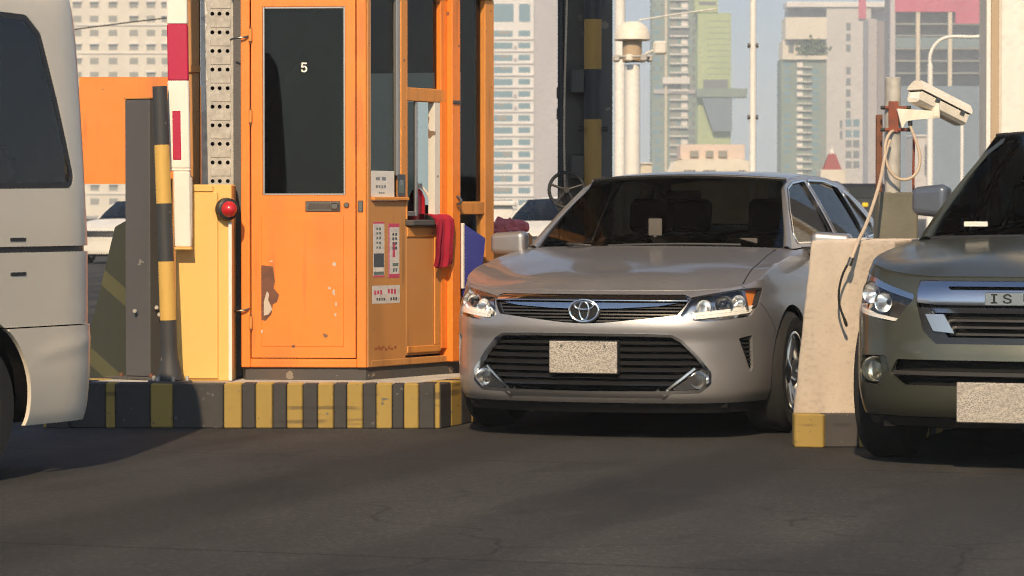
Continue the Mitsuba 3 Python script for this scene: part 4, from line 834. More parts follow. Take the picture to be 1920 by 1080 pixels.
obj('tray', RW(prism(Polygon([(0, 0), (.19, -.09), (.185, -.15), (.15, -.36), (.0, -.44)]), 0, .11).apply_transform(np.array([[.45, 0, .3, ub+.015], [-.55, 0, .25, -.03], [0, 1, 0, 1.14], [0, 0, 0, 1.0]]))), 'm_blue_plastic', bin_)
obj('white_edge', RW.box(ub-.004, ub+.014, .01, .045, .75, 1.14, .003), 'm_white_plastic', bin_)
ext = thing('fire_extinguisher', 'red fire extinguisher standing inside the open hatch', 'extinguisher')
uc = ru(792)+.115; 
obj('cylinder', RW(lathe([(0, 0), (.045, 0), (.05, .01), (.05, .24), (.03, .29), (.016, .30), (0, .30)], 24, 'z', (uc+.02, .13, 1.043))), 'm_extinguisher', ext, 40)
obj('valve', RW([rbox(uc-.0, uc+.05, .11, .145, 1.345, 1.375), tube(bez([(uc+.03, .11, 1.36), (uc+.07, .08, 1.30), (uc+.06, .08, 1.15)], 10), .008, 8)]), 'm_white_plastic', ext)
# ---------------------------------------------------------------- barrier, posts and cabinet on the left island
mat('m_post_yellow', chips((.62, .38, .09), (.2, .13, .07), 34, .78, (.25, .15, .05), .45), .6)
mat('m_post_black', chips((.04, .04, .042), (.22, .18, .14), 34, .76, (.10, .09, .08), .5), .6)
mat('m_arm_white', chips((.76, .72, .64), (.45, .36, .26), 10, .76, (.5, .43, .33), .35), .5)
mat('m_arm_red', chips((.43, .004, .05), (.3, .1, .1), 30, .80), .5)
mat('m_cabinet', chips((.80, .47, .13), (.4, .22, .08), 5, .82, (.55, .30, .08), .25), .45, cc=.2)
mat('m_galvanised', mikit.proc(lambda p, n, uv: mix((.50, .48, .44), (.32, .305, .28), fbm(p.x*22, p.y*22, p.z*22, 4))*(.85+.3*noise(p.x*60, p.y*60, p.z*25))), .5, .1)
mat('m_galv_pale', conc((.62, .60, .55), (.42, .40, .36), 18, .5), .6)
mat('m_red_lamp', (.50, .015, .02), .2, cc=1.0)
k = thing('steel_column', 'square dark grey steel column standing left of the striped pole', 'column')
obj('shaft', moved(rbox(-.09, .09, -.09, .09, .262, 1.852, .005), (-2.10, 18.42, 0), math.radians(-32)), 'm_grey_steel', k)
obj('cap_plate', moved(rbox(-.095, .095, -.095, .095, 1.853, 1.862, .002), (-2.10, 18.42, 0), math.radians(-32)), 'm_orange_worn', k)
bp = obj('base_plate', moved(rbox(-.16, .16, -.15, .15, .246, .261, .003), (-2.10, 18.42, 0), math.radians(-32)), 'm_plinth', k)
for a in range(4): obj('bolt', lathe([(0, .02), (.012, .02), (.012, 0), (0, 0)], 6, 'z', (-2.10+.15*math.cos(a*1.57+.25), 18.42+.15*math.sin(a*1.57+.25), .262)), 'm_rust', bp)
for i, (x, z) in enumerate(((-2.02, .62), (-2.035, .66), (-2.16, .64))): obj('side_bolt', lathe([(0, .012), (.012, .012), (.012, 0), (0, 0)], 6, 'z', (0, 0, 0)).apply_transform(np.array([[1, 0, 0, x], [0, 0, -1, 18.32], [0, 1, 0, z], [0, 0, 0, 1.0]])), 'm_galvanised', k)
ob = thing('brown_rail_post', 'narrow rusty orange post close behind the grey steel column', 'post')
obj('shaft', rbox(-1.985, -1.94, 18.55, 18.60, .246, 1.40), 'm_orange_brown', ob)
# leaning striped pole
sp = thing('striped_pole', 'leaning black and yellow striped pole in front of the cabinet', 'pole')
ax = lambda z: np.array([-1.922-.054*(z-.30)/1.61, 17.97, z])
zz = [1.911, 1.583, 1.253, .929, .598, .262]
for i in range(5):
    a, b = zz[i], zz[i+1]; r = lambda z: .041+.006*(1.9-z)/1.6+(.03*max(0, .40-z)/.14 if z < .40 else 0)
    zs_ = np.linspace(a, b+.0015, 9); obj('band', tube([ax(z) for z in zs_], [r(z) for z in zs_], 28), ('m_post_black', 'm_post_yellow')[i % 2], sp, 40)
fl = obj('base_flange', lathe([(0, .012), (.12, .012), (.125, .008), (.125, 0), (0, 0)], 32, 'z', (-1.921, 17.97, .248)), 'm_plinth', sp, 30)
for a in range(6): obj('bolt', lathe([(0, .025), (.010, .025), (.010, 0), (0, 0)], 6, 'z', (-1.921+.095*math.cos(a), 17.97+.095*math.sin(a), .26)), 'm_galvanised', fl)
# striped rubber wedge behind the column
mat('m_wedge', mikit.proc(lambda p, n, uv: mix((.022, .028, .02), (.065, .066, .03), dr.select(dr.abs((p.z*1.0+p.x*.9)*1.9-dr.floor((p.z*1.0+p.x*.9)*1.9)-.5) < .10, mi.Float(1), mi.Float(0)))), .7)
wd = [(-2.31, 1.12), (-2.20, 1.18), (-2.17, .246), (-2.47, .246), (-2.46, .50)]
obj('striped_guard', prism(rounded(P2(wd), .03), 0, .16).apply_transform(np.array([[1, 0, 0, 0], [0, 0, 1, 18.62], [0, 1, 0, 0], [0, 0, 0, 1.0]])), 'm_wedge', None, 30, 'dark olive striped guard plate between the white van and the grey column', 'guard')
# barrier arm
ba = thing('boom_barrier', 'raised red and white barrier arm standing upright beside the booth', 'barrier')
def armbox(z0, z1, w, key, name, d=.05, y=18.02, shift=0): 
    c = lambda z: -1.868-.014*(z-1.2)+shift; m = rbox(-w/2, w/2, y, y+d, 0, z1-z0, .006); m.vertices[:, 0] += c(z0)+(m.vertices[:, 2])/(z1-z0)*(c(z1)-c(z0)); m.vertices[:, 2] += z0; return obj(name, m, key, ba)
armbox(1.452, 1.945, .118, 'm_arm_white', 'white_section'); armbox(1.946, 2.262, .116, 'm_arm_red', 'red_section'); armbox(2.263, 2.58, .115, 'm_arm_white', 'white_section'); armbox(2.581, 2.90, .114, 'm_arm_red', 'red_section'); armbox(2.901, 3.2, .113, 'm_arm_white', 'white_section'); armbox(3.201, 3.5, .112, 'm_arm_red', 'red_section')
armbox(1.50, 1.775, .046, 'm_arm_red', 'red_strip', .004, 18.015, -.012)
armbox(1.436, 1.451, .125, 'm_arm_white', 'collar', .06, 18.015)
hb = armbox(1.01, 1.435, .094, 'm_arm_white', 'arm_holder', .07, 18.01, .012)
obj('holder_flange', rbox(-1.875+.045, -1.865+.06, 18.03, 18.09, 1.06, 1.40, .003), 'm_arm_white', hb)
obj('holder_end', rbox(-1.905, -1.805, 18.0, 18.09, .995, 1.008, .002), 'm_cabinet', hb)
# cabinet
cb = thing('barrier_cabinet', 'pale orange barrier cabinet behind the raised arm with a red lamp on its corner', 'cabinet')
obj('body', rbox(-1.905, -1.588, 18.13, 18.42, .246, 1.362, .006), 'm_cabinet', cb)
obj('door', rbox(-1.898, -1.665, 18.115, 18.1295, .262, 1.318, .004), 'm_cabinet', cb)
obj('lid', rbox(-1.825, -1.692, 18.112, 18.1285, 1.322, 1.358, .003), 'm_cabinet', cb)
obj('edge_strip', rbox(-1.606, -1.586, 18.112, 18.129, .25, 1.15, .002), 'm_white_plastic', cb, label='white edge strip along the right corner of the cabinet')
def tilt(m, p, yaw):
    m = m.copy(); m.apply_transform(np.array([[1, 0, 0, 0], [0, 0, -1, 0], [0, 1, 0, 0], [0, 0, 0, 1.0]])); m.apply_transform(trimesh.transformations.rotation_matrix(yaw, [0, 0, 1])); m.apply_translation(p); return m
rl = thing('red_lamp', 'round red signal lamp on the corner of the pale orange cabinet', 'lamp')
obj('housing', tilt(lathe([(0, .05), (.05, .05), (.062, .04), (.066, .0), (0, 0)], 32, 'z'), (-1.618, 18.112, 1.222), .45), 'm_black_plastic', rl, 40)
obj('lens', tilt(lathe([(0, .095), (.022, .09), (.038, .075), (.046, .05)], 28, 'z'), (-1.618, 18.112, 1.222), .45), 'm_red_lamp', rl, 40)
# perforated strut with its plates, grey column beside it
ps = thing('perforated_strut', 'galvanised steel strut with rows of three holes left of the booth door', 'strut')
pw = Polygon([(0, 0), (.192, 0), (.192, 2.6), (0, 2.6)]); hs_ = []
for i in range(24):
    z = .06+i*.1075
    for j, u in enumerate((.066, .108, .154)): hs_.append(Point(u, z).buffer(.0115, 10))
pw = pw.difference(shapely.union_all(hs_))
def upright(m, x, y, z): m.apply_transform(np.array([[1, 0, 0, x], [0, 0, -1, y], [0, 1, 0, z], [0, 0, 0, 1.0]])); return m
obj('face_plate', upright(prism(pw, 0, .006), -1.800, 18.55, .25), 'm_galvanised', ps)
obj('side_flange', [rbox(-1.80, -1.792, 18.5505, 18.62, .25, 2.85), rbox(-1.616, -1.608, 18.5505, 18.62, .25, 2.85)], 'm_galvanised', ps)
obj('inner_web', rbox(-1.79, -1.618, 18.60, 18.61, .25, 2.85), 'm_black_matte', ps)
for i in range(11): obj('spacer_plate', rbox(-1.745, -1.628, 18.538, 18.5435, 1.41+i*.1075+.004, 1.41+i*.1075+.054, .002), 'm_galvanised', ps)
for i, z in enumerate((1.78, 1.95, 2.12, 2.33)): obj('peeling_paint', upright(prism(rounded(P2([(0, 0), (.03+.01*(i % 2), .02), (.022, .12), (.035, .17), (0, .2)]), .004), 0, .002), -1.80, 18.543, z), 'm_galv_pale', ps)
gc = thing('grey_post', 'slim dark grey steel post between the perforated strut and the booth door', 'post')
obj('shaft', rbox(-1.606, -1.553, 18.46, 18.56, .25, 2.85, .004), 'm_grey_steel', gc)
bo = thing('brown_frame_post', 'brown painted post rising behind the raised barrier arm', 'post')
obj('shaft', rbox(-1.90, -1.825, 18.72, 18.78, .25, 2.85), 'm_orange_brown', bo); obj('bracket', rbox(-1.90, -1.818, 18.70, 18.719, 2.02, 2.06), 'm_orange_worn', bo)
# big orange board
an = thing('orange_board', 'large flat orange board with a pointed right end behind the posts', 'board')
kx = 22.5/6000; P = lambda px, py: ((px-960)*kx, EYE-(py-HORIZON)*kx)
obj('panel', upright(prism(P2([P(150, 145), P(362, 145), P(388, 176), P(379, 196), P(378, 345), P(150, 345)]), 0, .02), 0, 22.5, 0), 'm_orange', an)
obj('stay', [rbox(P(300, 0)[0], P(306, 0)[0], 22.52, 22.56, .246, P(0, 150)[1])], 'm_grey_steel', an)
# ---------------------------------------------------------------- right island: block, pole, camera
blk = [(1.47, .172), (1.93, .172), (1.97, 1.045), (1.56, 1.045)]
bm = np.array([[x+d*LANE[0]*.85, 16.52+d*LANE[1]*.85+(.02 if z > .5 else 0), z+.004*d] for x, z in blk for d in (0, 1)])
B_ = tm(m3.Manifold.hull_points(bm)); B_ = tm(B_)
rb = tm(m3.Manifold.batch_hull([m3.Manifold.sphere(.014, 12).translate(list(p*[1, 1, 1])) for p in bm]))
for _ in range(5): rb = trimesh.Trimesh(*trimesh.remesh.subdivide_to_size(rb.vertices, rb.faces, .05), process=True) if _ == 0 else rb
rb.vertices += (meshkit.fbm(rb.vertices*[9, 9, 9], 3)-.5)[:, None]*.012
obj('concrete_block', rb, 'm_warm_concrete', None, 40, 'tapered sand coloured concrete block between the brown saloon and the olive wagon', 'block')
s_ = 343.0; W = lambda px, py, y=17.5: np.array([(px-960)*y/6000, y, EYE-(py-HORIZON)*y/6000])
pl_ = thing('camera_pole', 'galvanised round pole carrying the white surveillance camera', 'pole')
obj('shaft', tube([[2.08, 17.5, 1.0], [2.08, 17.5, 1.938], [2.08, 17.5, 1.943]], [.044, .044, .038], 28), 'm_galvanised', pl_, 40)
obj('pedestal', rbox(2.0, 2.215, 17.45, 17.72, .172, 1.315, .01), 'm_pedestal', pl_)
obj('angle_post', rbox(1.998, 2.032, 17.56, 17.60, 1.316, 1.74, .003), 'm_rust', pl_)
obj('red_conduit', tube([W(1713, 250), W(1712, 330), W(1713, 385)], .007, 8), 'm_red_paint', pl_, 40)
cc = thing('surveillance_camera', 'white surveillance camera in its housing on the round pole', 'camera')
cl_ = obj('clamp', [rbox(2.05, 2.105, 17.44, 17.452, 1.64, 1.81, .003), tube([[2.02, 17.45, 1.775], [2.16, 17.45, 1.775]], .009, 8), tube([[2.02, 17.45, 1.655], [2.16, 17.45, 1.655]], .009, 8)], 'm_red_paint', cc)
for x in (2.02, 2.16):
    for z in (1.775, 1.655): obj('bolt', tube([[x-.012, 17.45, z], [x+.012, 17.45, z]], .012, 6), 'm_black_plastic', cl_)
def side_prism(pts, y0, y1): return prism(rounded(P2([(W(a, b)[0], W(a, b)[2]) for a, b in pts]), .004), 0, y1-y0).apply_transform(np.array([[1, 0, 0, 0], [0, 0, 1, y0], [0, 1, 0, 0], [0, 0, 0, 1.0]]))
obj('bracket', side_prism([(1677, 205), (1700, 206), (1745, 209), (1757, 212), (1757, 222), (1745, 223), (1705, 226), (1694, 229), (1687, 243), (1684, 232)], 17.40, 17.44), 'm_camera_white', cc, 30)
obj('bracket_head', [rbox(W(1743, 0)[0], W(1757, 0)[0], 17.395, 17.445, W(0, 222)[2], W(0, 188)[2], .006)], 'm_camera_white', cc)
d = np.array([.80, .46, -.36]); d /= np.linalg.norm(d); sx = np.array([-d[1], d[0], 0]); sx /= np.linalg.norm(sx); up = np.cross(d, -sx); up = up if up[2] > 0 else -up
M = np.eye(4); M[:3, 0], M[:3, 1], M[:3, 2], M[:3, 3] = d, sx, up, W(1727, 176, 17.42)
M[:3, :3] *= 1.13
def hexa(y0, y1, prof): 
    pts = [[x, a, b] for x in (y0, y1) for a, b in prof]; m = tm(m3.Manifold.hull_points(np.array(pts))); m.apply_transform(M); return m
h = obj('housing', hexa(-.035, .265, [(-.055, -.005), (-.05, -.045), (-.03, -.058), (.03, -.058), (.05, -.045), (.055, -.005)]), 'm_camera_white', cc, 30)
obj('seam', hexa(-.033, .262, [(-.053, -.006), (.053, -.006), (.053, .002), (-.053, .002)]), 'm_black_plastic', h)
obj('sunshield', hexa(-.045, .275, [(-.062, .003), (.062, .003), (.058, .022), (.03, .05), (-.03, .05), (-.058, .022)]), 'm_camera_white', cc, 30)
obj('lens_window', hexa(-.038, -.0352, [(-.035, -.04), (.035, -.04), (.035, -.01), (-.035, -.01)]), 'm_pearl', h)
for a_, b_ in ((.05, .075), (.21, .235)): obj('latch', hexa(a_, b_, [(-.060, -.022), (-.052, -.022), (-.052, .008), (-.060, .008)]), 'm_lock', h)
#.21, .235, [(-.060, -.022), (-.052, -.022), (-.052, .008), (-.060, .008)])], 'm_lock', h)
obj('gland', tube([W(1706, 227, 17.42), W(1706, 236, 17.42)], .012, 10), 'm_black_plastic', cc, 40)
lp = [W(1706, 236, 17.42), W(1716, 262, 17.41), W(1724, 290, 17.40), W(1721, 318, 17.39), W(1705, 335, 17.38), W(1684, 335, 17.38), W(1667, 318, 17.37), W(1659, 290, 17.37), W(1661, 265, 17.38), W(1668, 250, 17.41), W(1675, 246, 17.45)]
obj('cable_loop', tube(bez(lp, 60), .0085, 10), 'm_conduit', None, 40, 'pale cable loop hanging below the surveillance camera', 'cable')
hp = [W(1668, 262, 17.40), W(1661, 285, 17.38), W(1652, 330, 17.2), W(1638, 380, 17.0), W(1620, 430, 16.7), W(1604, 465, 16.44), W(1594, 492, 16.40)]
hc = thing('hanging_cable', 'beige cable running from the camera pole down over the concrete block', 'cable')
obj('sheath', tube(bez(hp, 40), .0095, 10), 'm_conduit', hc, 40)
obj('collar', tube([W(1597, 483, 16.40), W(1592, 498, 16.40)], .014, 10), 'm_lock', hc, 40)
obj('bare_end', tube(bez([W(1594, 490, 16.40), W(1582, 510, 16.40), W(1574, 540, 16.40), W(1574, 570, 16.40), W(1581, 592, 16.40), W(1588, 612, 16.41)], 24), [.006]*20+[.007, .008, .009, .006], 8), 'm_rubber', hc, 40)
# ---------------------------------------------------------------- canopy, its columns, gear between the lanes
mat('m_pedestal', conc((.15, .145, .115), (.10, .095, .075), 8, 1), .85); mat('m_red_paint', conc((.22, .055, .03), (.12, .05, .035), 30, 1), .7); mat('m_camera_white', conc((.74, .68, .58), (.62, .56, .46), 25, 1), .5); mat('m_conduit', (.50, .40, .30), .6)
mat('m_canopy', conc((.20, .17, .145), (.13, .11, .10), 1, 1), .8); mat('m_white_column', conc((.72, .70, .66), (.60, .57, .52), 3, .2), .6); mat('m_tan', (.42, .32, .22), .7)
mat('m_dark_steel', chips((.05, .045, .045), (.10, .08, .07), 8, .7, (.08, .06, .05), .5), .5); mat('m_pipe_yellow', chips((.40, .23, .05), (.2, .13, .06), 12, .75), .55); mat('m_pipe_black', (.02, .02, .022), .5)
cn = thing('plaza_canopy', 'flat roof over the lane beyond the booth carried by the gantry column', 'canopy')
cy0, cy1 = 17.4, 27.5
obj('deck', rbox(-2.4, 2.25, cy0, cy1, 5.3, 5.9), 'm_canopy', cn)
for y in np.arange(cy0+1.2, cy1, 2.6): obj('beam', rbox(-2.3, 2.1, y, y+.25, 4.95, 5.299), 'm_canopy', cn)
D = 23.0; k = D/6000; Q = lambda px: (px-960)*k
gk = thing('gantry_column', 'dark steel gantry column rising behind the brown saloon', 'column')
obj('flange', rbox(Q(1052), Q(1148), D+.30, D+.33, .0, 4.94), 'm_dark_steel', gk); obj('flange', rbox(Q(1052), Q(1148), D+.62, D+.65, 0, 4.94), 'm_dark_steel', gk); obj('web', rbox(Q(1088), Q(1096), D+.331, D+.619, 0, 4.94), 'm_dark_steel', gk)
obj('edge_angle', [rbox(Q(1128), Q(1150), D+.22, D+.30, 0, 4.94, .003)], 'm_grey_steel', gk)
for z, s2 in ((1.44, 1), (2.06, 1)): obj('cleat', [rbox(Q(1070), Q(1098), D+.12, D+.29, z, z+.18, .01)], 'm_dark_steel', gk)
pp = thing('striped_pipe', 'thick yellow and black striped pipe fixed to the gantry column', 'pipe')
zb = [EYE-(y-HORIZON)*k for y in (420, 343, 223, 129, 35, -60, -155, -250)]; zb[0] = .5
for i in range(7): obj('band', tube([[Q(1112), D+.12, zb[i]], [Q(1112), D+.12, zb[i+1]-.001]], .0635, 24), ('m_pipe_yellow', 'm_pipe_yellow', 'm_pipe_black', 'm_pipe_yellow', 'm_pipe_black', 'm_pipe_yellow', 'm_pipe_black')[i], pp, 40)
for px in (1090, 1134): obj('pipe_clip', tube([[Q(px)-.02, D+.08, 2.02-.25+.03], [Q(px)+.02, D+.08, 1.80]], .018, 8), 'm_pipe_black', pp)
dp = thing('drain_pipe', 'thin dark drain pipe left of the striped pipe', 'pipe')
obj('tube', tube([[Q(1052), D+.1, .3], [Q(1052), D+.1, 4.9]], .024, 14), 'm_pipe_black', dp, 40)
for z in (2.05, 1.9): obj('coupling', tube([[Q(1052), D+.1, z-.03], [Q(1052), D+.1, z+.05]], .032, 14), 'm_pipe_black', dp, 40)
obj('wire', tube(bez([[Q(1063), D+.08, 3.6], [Q(1059.5), D+.08, 2.2], [Q(1058), D+.08, 1.75], [Q(1060), D+.08, 1.36]], 20), .008, 8), 'm_conduit', None, 40, 'thin pale wire hanging beside the dark drain pipe', 'wire')
hw = thing('hand_wheel', 'black spoked hand wheel in front of the gantry column', 'valve wheel')
a = np.linspace(0, 2*math.pi, 40, endpoint=False); c0 = np.array([Q(1062), D-.05, EYE-(356-HORIZON)*k])
obj('rim', tube(c0+np.c_[.125*np.cos(a), 0*a, .125*np.sin(a)], .013, 10, True), 'm_pipe_black', hw, 40)
for q in range(5): obj('spoke', tube([c0, c0+np.array([.122*math.cos(q*1.2566+.3), 0, .122*math.sin(q*1.2566+.3)])], .009, 8), 'm_pipe_black', hw, 40)
obj('spindle', tube([c0+[0, -.03, 0], c0+[0, .2, 0]], .022, 12), 'm_pipe_black', hw, 40); obj('stand', tube([c0+[0, .2, .02], [c0[0], c0[1]+.2, .2]], .04, 14), 'm_dark_steel', hw, 40)
# box with cloths
bx = thing('orange_bin', 'low orange box behind the left door mirror of the brown saloon', 'box'); D2 = 21.6; k2 = D2/6000; Q2 = lambda px: (px-960)*k2
obj('body', rbox(Q2(905), Q2(998), D2, D2+.4, .25, 1.06, .02), 'm_orange_worn', bx)
mat('m_pink_cloth', (.75, .20, .22), .9, sheen=.5)
pm = trimesh.creation.icosphere(4, 1.0); pv = pm.vertices*[.155, .13, .055]; pv += (meshkit.fbm(pv*22, 3)-.5)[:, None]*pm.vertices*.10; pm.vertices = pv+[Q2(948), D2+.16, 1.10]
obj('cloth_bundle', pm, 'm_pink_cloth', None, True, 'crumpled pink and red cloth bundle lying on the orange box', 'cloth')
# white columns
wc = thing('white_column', 'thick white column at the upper right behind the olive wagon', 'column'); D3 = 21.5; k3 = D3/6000; Q3 = lambda px: (px-960)*k3
obj('shaft', rbox(Q3(1872), Q3(1990), D3, D3+.42, 0, 5.29, .02), 'm_white_column', wc); obj('tan_edge', rbox(Q3(1856), Q3(1871), D3-.02, D3+.3, 0, 5.29, .004), 'm_tan', wc); obj('white_edge', rbox(Q3(1847), Q3(1855.5), D3-.03, D3+.3, 0, 5.29, .004), 'm_white_column', wc)
def mast(name, label, px, D, r, ztop, cat='mast'):
    k = D/6000; key = thing(name, label, cat); x = (px-960)*k; obj('shaft', tube([[x, D, 0], [x, D, ztop*.5], [x, D, ztop]], [r*1.1, r, r*.95], 20), 'm_white_column', key, 40); return key, x, k
key, x, k = mast('lamp_mast', 'cream mast with a mushroom shaped lamp head and a ring of floodlights', 1185, 46, .115, 3.3, 'lamp post'); zc = EYE+(HORIZON-75)*k
obj('lamp_head', lathe([(0, .26), (.10, .255), (.20, .20), (.25, .10), (.262, .0), (.24, -.015), (0, -.015)], 32, 'z', (x, 46, zc)), 'm_camera_white', key, 40)
obj('neck', tube([[x, 46, zc-.32], [x, 46, zc]], .14, 20), 'm_tan', key, 40)
rg = obj('ring', tube([[x+.24*math.cos(t), 46+.24*math.sin(t), zc-.25] for t in np.linspace(0, 2*math.pi, 24, endpoint=False)], .02, 8, True), 'm_galvanised', key, 40)
for t in range(7): obj('floodlight', rbox(x+.25*math.cos(t*.9)-.05, x+.25*math.cos(t*.9)+.05, 46+.25*math.sin(t*.9)-.05, 46+.25*math.sin(t*.9)+.05, zc-.32, zc-.22, .02), ('m_galvanised', 'm_camera_white')[t % 2], rg)
obj('side_lamp', [rbox(x+.30, x+.50, 45.9, 46.0, zc-.22, zc-.02, .03), tube([[x+.2, 46, zc-.2], [x+.32, 45.95, zc-.15]], .02)], 'm_galv_pale', key)
obj('boom', tube(bez([(x+.1, 46, zc+.28), (x+.6, 46, zc+.36), (x+1.2, 46, zc+.44)], 10), [.011]*10, 8), 'm_galv_pale', key, 40)
mast('white_mast', 'plain thick white mast beside the mushroom lamp', 1162, 52, .09, 6); kk, x, k = mast('slim_mast', 'slim pale mast with small clamps between the green block and the towers', 1411, 60, .06, 9)
for py in (86, 220): obj('clamp', tube([[x-.10, 60, EYE+(HORIZON-py)*k], [x+.10, 60, EYE+(HORIZON-py)*k]], .045, 10), 'm_dark_steel', kk)
kk = thing('street_lamp', 'tall pale street lamp with curved arm before the unfinished tower', 'street lamp'); D4 = 105; k = D4/6000; x = (1743-960)*k; H = lambda py: EYE+(HORIZON-py)*k
obj('pole', tube([[x, D4, 0], [x, D4, H(120)]], [.12, .085], 16), 'm_white_column', kk, 40)
obj('arm', tube(bez([(x, D4, H(121)), (x+.05, D4, H(95)), (x+.35, D4, H(75)), (x+.9, D4, H(69)), (x+1.75, D4, H(66))], 30), .055, 12), 'm_white_column', kk, 40)
obj('lantern', rbox(x+1.7, x+2.2, D4-.1, D4+.1, H(66)-.08, H(66)+.06, .04), 'm_galvanised', kk)
kk, x, k = mast('thin_pole', 'thin distant pole left of the wagon windscreen', 1803, 150, .08, 6.2)
# ---------------------------------------------------------------- the city behind
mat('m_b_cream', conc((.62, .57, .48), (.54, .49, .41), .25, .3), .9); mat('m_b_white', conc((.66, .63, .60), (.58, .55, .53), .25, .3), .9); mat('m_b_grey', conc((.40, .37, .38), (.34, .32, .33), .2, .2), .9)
mat('m_b_green', conc((.36, .42, .22), (.31, .37, .19), .2, .4), .9); mat('m_b_greengrey', conc((.19, .24, .21), (.14, .19, .165), .3, .5), .9); mat('m_b_glass', (.09, .15, .18), .2, 0, .6); mat('m_b_dark', (.13, .14, .15), .6)
mat('m_b_teal', (.13, .22, .27), .3); mat('m_b_pink', conc((.48, .09, .14), (.42, .075, .12), .2, .5), .8); mat('m_b_blue', conc((.13, .17, .22), (.11, .15, .19), .2, .3), .5); mat('m_b_window', (.22, .215, .19), .5); mat('m_b_beige', conc((.58, .50, .38), (.5, .43, .33), .5, .5), .9)
mat('m_leaf', mikit.proc(lambda p, n, uv: mix((.05, .085, .035), (.09, .12, .05), noise(p.x*1.5, p.y*1.5, p.z*1.5))), .7)
class Far:
    """A building facing the plaza at distance D; coordinates along and up its front are those of the photograph's scale at that distance."""
    def __init__(self, name, label, D, cat='building', group=None): self.D, self.k = D, D/6000; self.key = thing(name, label, cat, group)
    def X(self, px): return (px-960)*self.k
    def Z(self, py): return EYE+(HORIZON-py)*self.k
    def box(self, name, x0, x1, y0, y1, mt, v0=0.0, depth=12.0, parent=None, r=.02, **kw):
        """v0: how far the front stands proud of the building line."""
        z0 = max(self.Z(y1), -.5); return obj(name, rbox(self.X(x0), self.X(x1), self.D-v0, self.D-v0+depth, z0, self.Z(y0), r), mt, parent or self.key, **kw)
G = 420   # a row below the horizon: ground
b = Far('cream_apartments', 'cream apartment block with rows of small windows at the upper left', 620)
w = b.box('wall', 120, 326, -90, G, 'm_b_cream')
for r in range(18):
    y = -75+r*26.3
    for c in (146, 178, 213, 252, 284, 312):
        f = b.box('window', c-8, c+8, y, y+12, 'm_b_window', .05, .5)
        if r % 3 == 0 or (r*7+c) % 5 == 0: b.box('awning', c-9, c+9, y-2, y+1, 'm_b_white', .7, .65, f)
    if r % 2 == 0: b.box('ledge', 120, 326, y+17, y+18.6, 'm_b_white', .35, .34)
ln = thing('overhead_cable', 'thin dark cable crossing in front of the cream apartments', 'cable'); k = 60/6000
obj('line', tube(bez([((90-960)*k, 60, EYE+(HORIZON-62)*k), ((155-960)*k, 60, EYE+(HORIZON-54)*k), ((225-960)*k, 60, EYE+(HORIZON-45)*k), ((330-960)*k, 60, EYE+(HORIZON-33)*k)], 20), .014, 6), 'm_black_plastic', ln)
b = Far('banded_tower', 'white tower with horizontal teal window bands right of the booth', 720)
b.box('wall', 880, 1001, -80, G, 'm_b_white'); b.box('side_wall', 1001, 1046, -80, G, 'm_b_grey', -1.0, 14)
for r in range(16):
    y = 58+r*22.6
    f = b.box('window', 921, 961, y, y+12, 'm_b_teal', .06, .5); b.box('window', 972, 994, y, y+11, 'm_b_teal', .06, .5); b.box('window', 886, 914, y, y+10, 'm_b_teal', .06, .5); b.box('floor_band', 880, 1000, y+13.5, y+17, 'm_b_white', .5, .49)
rs = random.Random(11)
for r in range(16):
    y = 58+r*22.6
    if rs.random() < .55: b.box('curtain', 923+rs.random()*20, 944+rs.random()*14, y+.5, y+5+rs.random()*6, 'm_b_window', .09, .1)
    if rs.random() < .4: b.box('air_conditioner', 963.5, 969, y+6, y+11, 'm_b_grey', .6, .55)
for x0, x1 in ((921, 963), (973, 994)): b.box('window', x0, x1, 8, 42, 'm_b_teal', .06, .5); b.box('window', x0, x1, -50, -10, 'm_b_teal', .06, .5)
b = Far('green_glass_tower', 'grey green residential tower with white balcony stacks', 860)
b.box('wall', 1222, 1308, -90, G, 'm_b_greengrey')
for r in range(26):
    y = -80+r*17
    for c, wd, mt in ((1232, 10, 'm_b_teal'), (1263, 12, 'm_b_window'), (1283, 12, 'm_b_white'), (1301, 7, 'm_b_dark')):
        if (r*5+c) % 11 != 3: f = b.box('window', c-wd/2, c+wd/2, y, y+10, mt, .08, .6)
    b.box('balcony', 1255, 1290, y+11.5, y+14, 'm_b_white', 1.3, 1.28)
rs = random.Random(5)
for r in range(26):
    y = -80+r*17
    for c in (1226, 1240, 1272, 1294): 
        if rs.random() < .6: b.box('side_window', c-2.2, c+2.2, y+2, y+9, ('m_b_dark', 'm_b_teal', 'm_b_window')[rs.randrange(3)], .06, .4)
b.box('pier', 1246, 1250, -60, 340, 'm_b_beige', .9, .89); b.box('canopy', 1242, 1292, 146, 158, 'm_b_white', 2, 1.98); b.box('slab', 1225, 1308, 168, 176, 'm_b_grey', .8, .79); b.box('dark_recess', 1252, 1292, 52, 72, 'm_b_dark', .3, .28)
b = Far('green_block', 'pale green windowless block with a jutting roof canopy', 830)
b.box('wall', 1308, 1370, 25, G, 'm_b_green'); b.box('crown', 1302, 1345, -5, 24.5, 'm_b_green', .4); b.box('crown_panel', 1310, 1342, 4, 11, 'm_b_dark', .5, .3)
b.box('roof_canopy', 1305, 1399, 167, 183, 'm_b_greengrey', 3, 8); b.box('plant_room', 1318, 1364, 150, 166.5, 'm_b_dark', 1, 4)
kz = b.k; tr = P2([(b.X(1314), b.Z(184)), (b.X(1371), b.Z(184)), (b.X(1371), b.Z(247)), (b.X(1336), b.Z(247))]); obj('glass_wedge', prism(tr, 0, 1.5).apply_transform(np.array([[1, 0, 0, 0], [0, 0, 1, 827.5], [0, 1, 0, 0], [0, 0, 0, 1.0]])), 'm_b_blue', b.key)
for y in range(40, 150, 11): b.box('joint_line', 1325, 1369, y, y+1.2, 'm_b_greengrey', .12, .1)
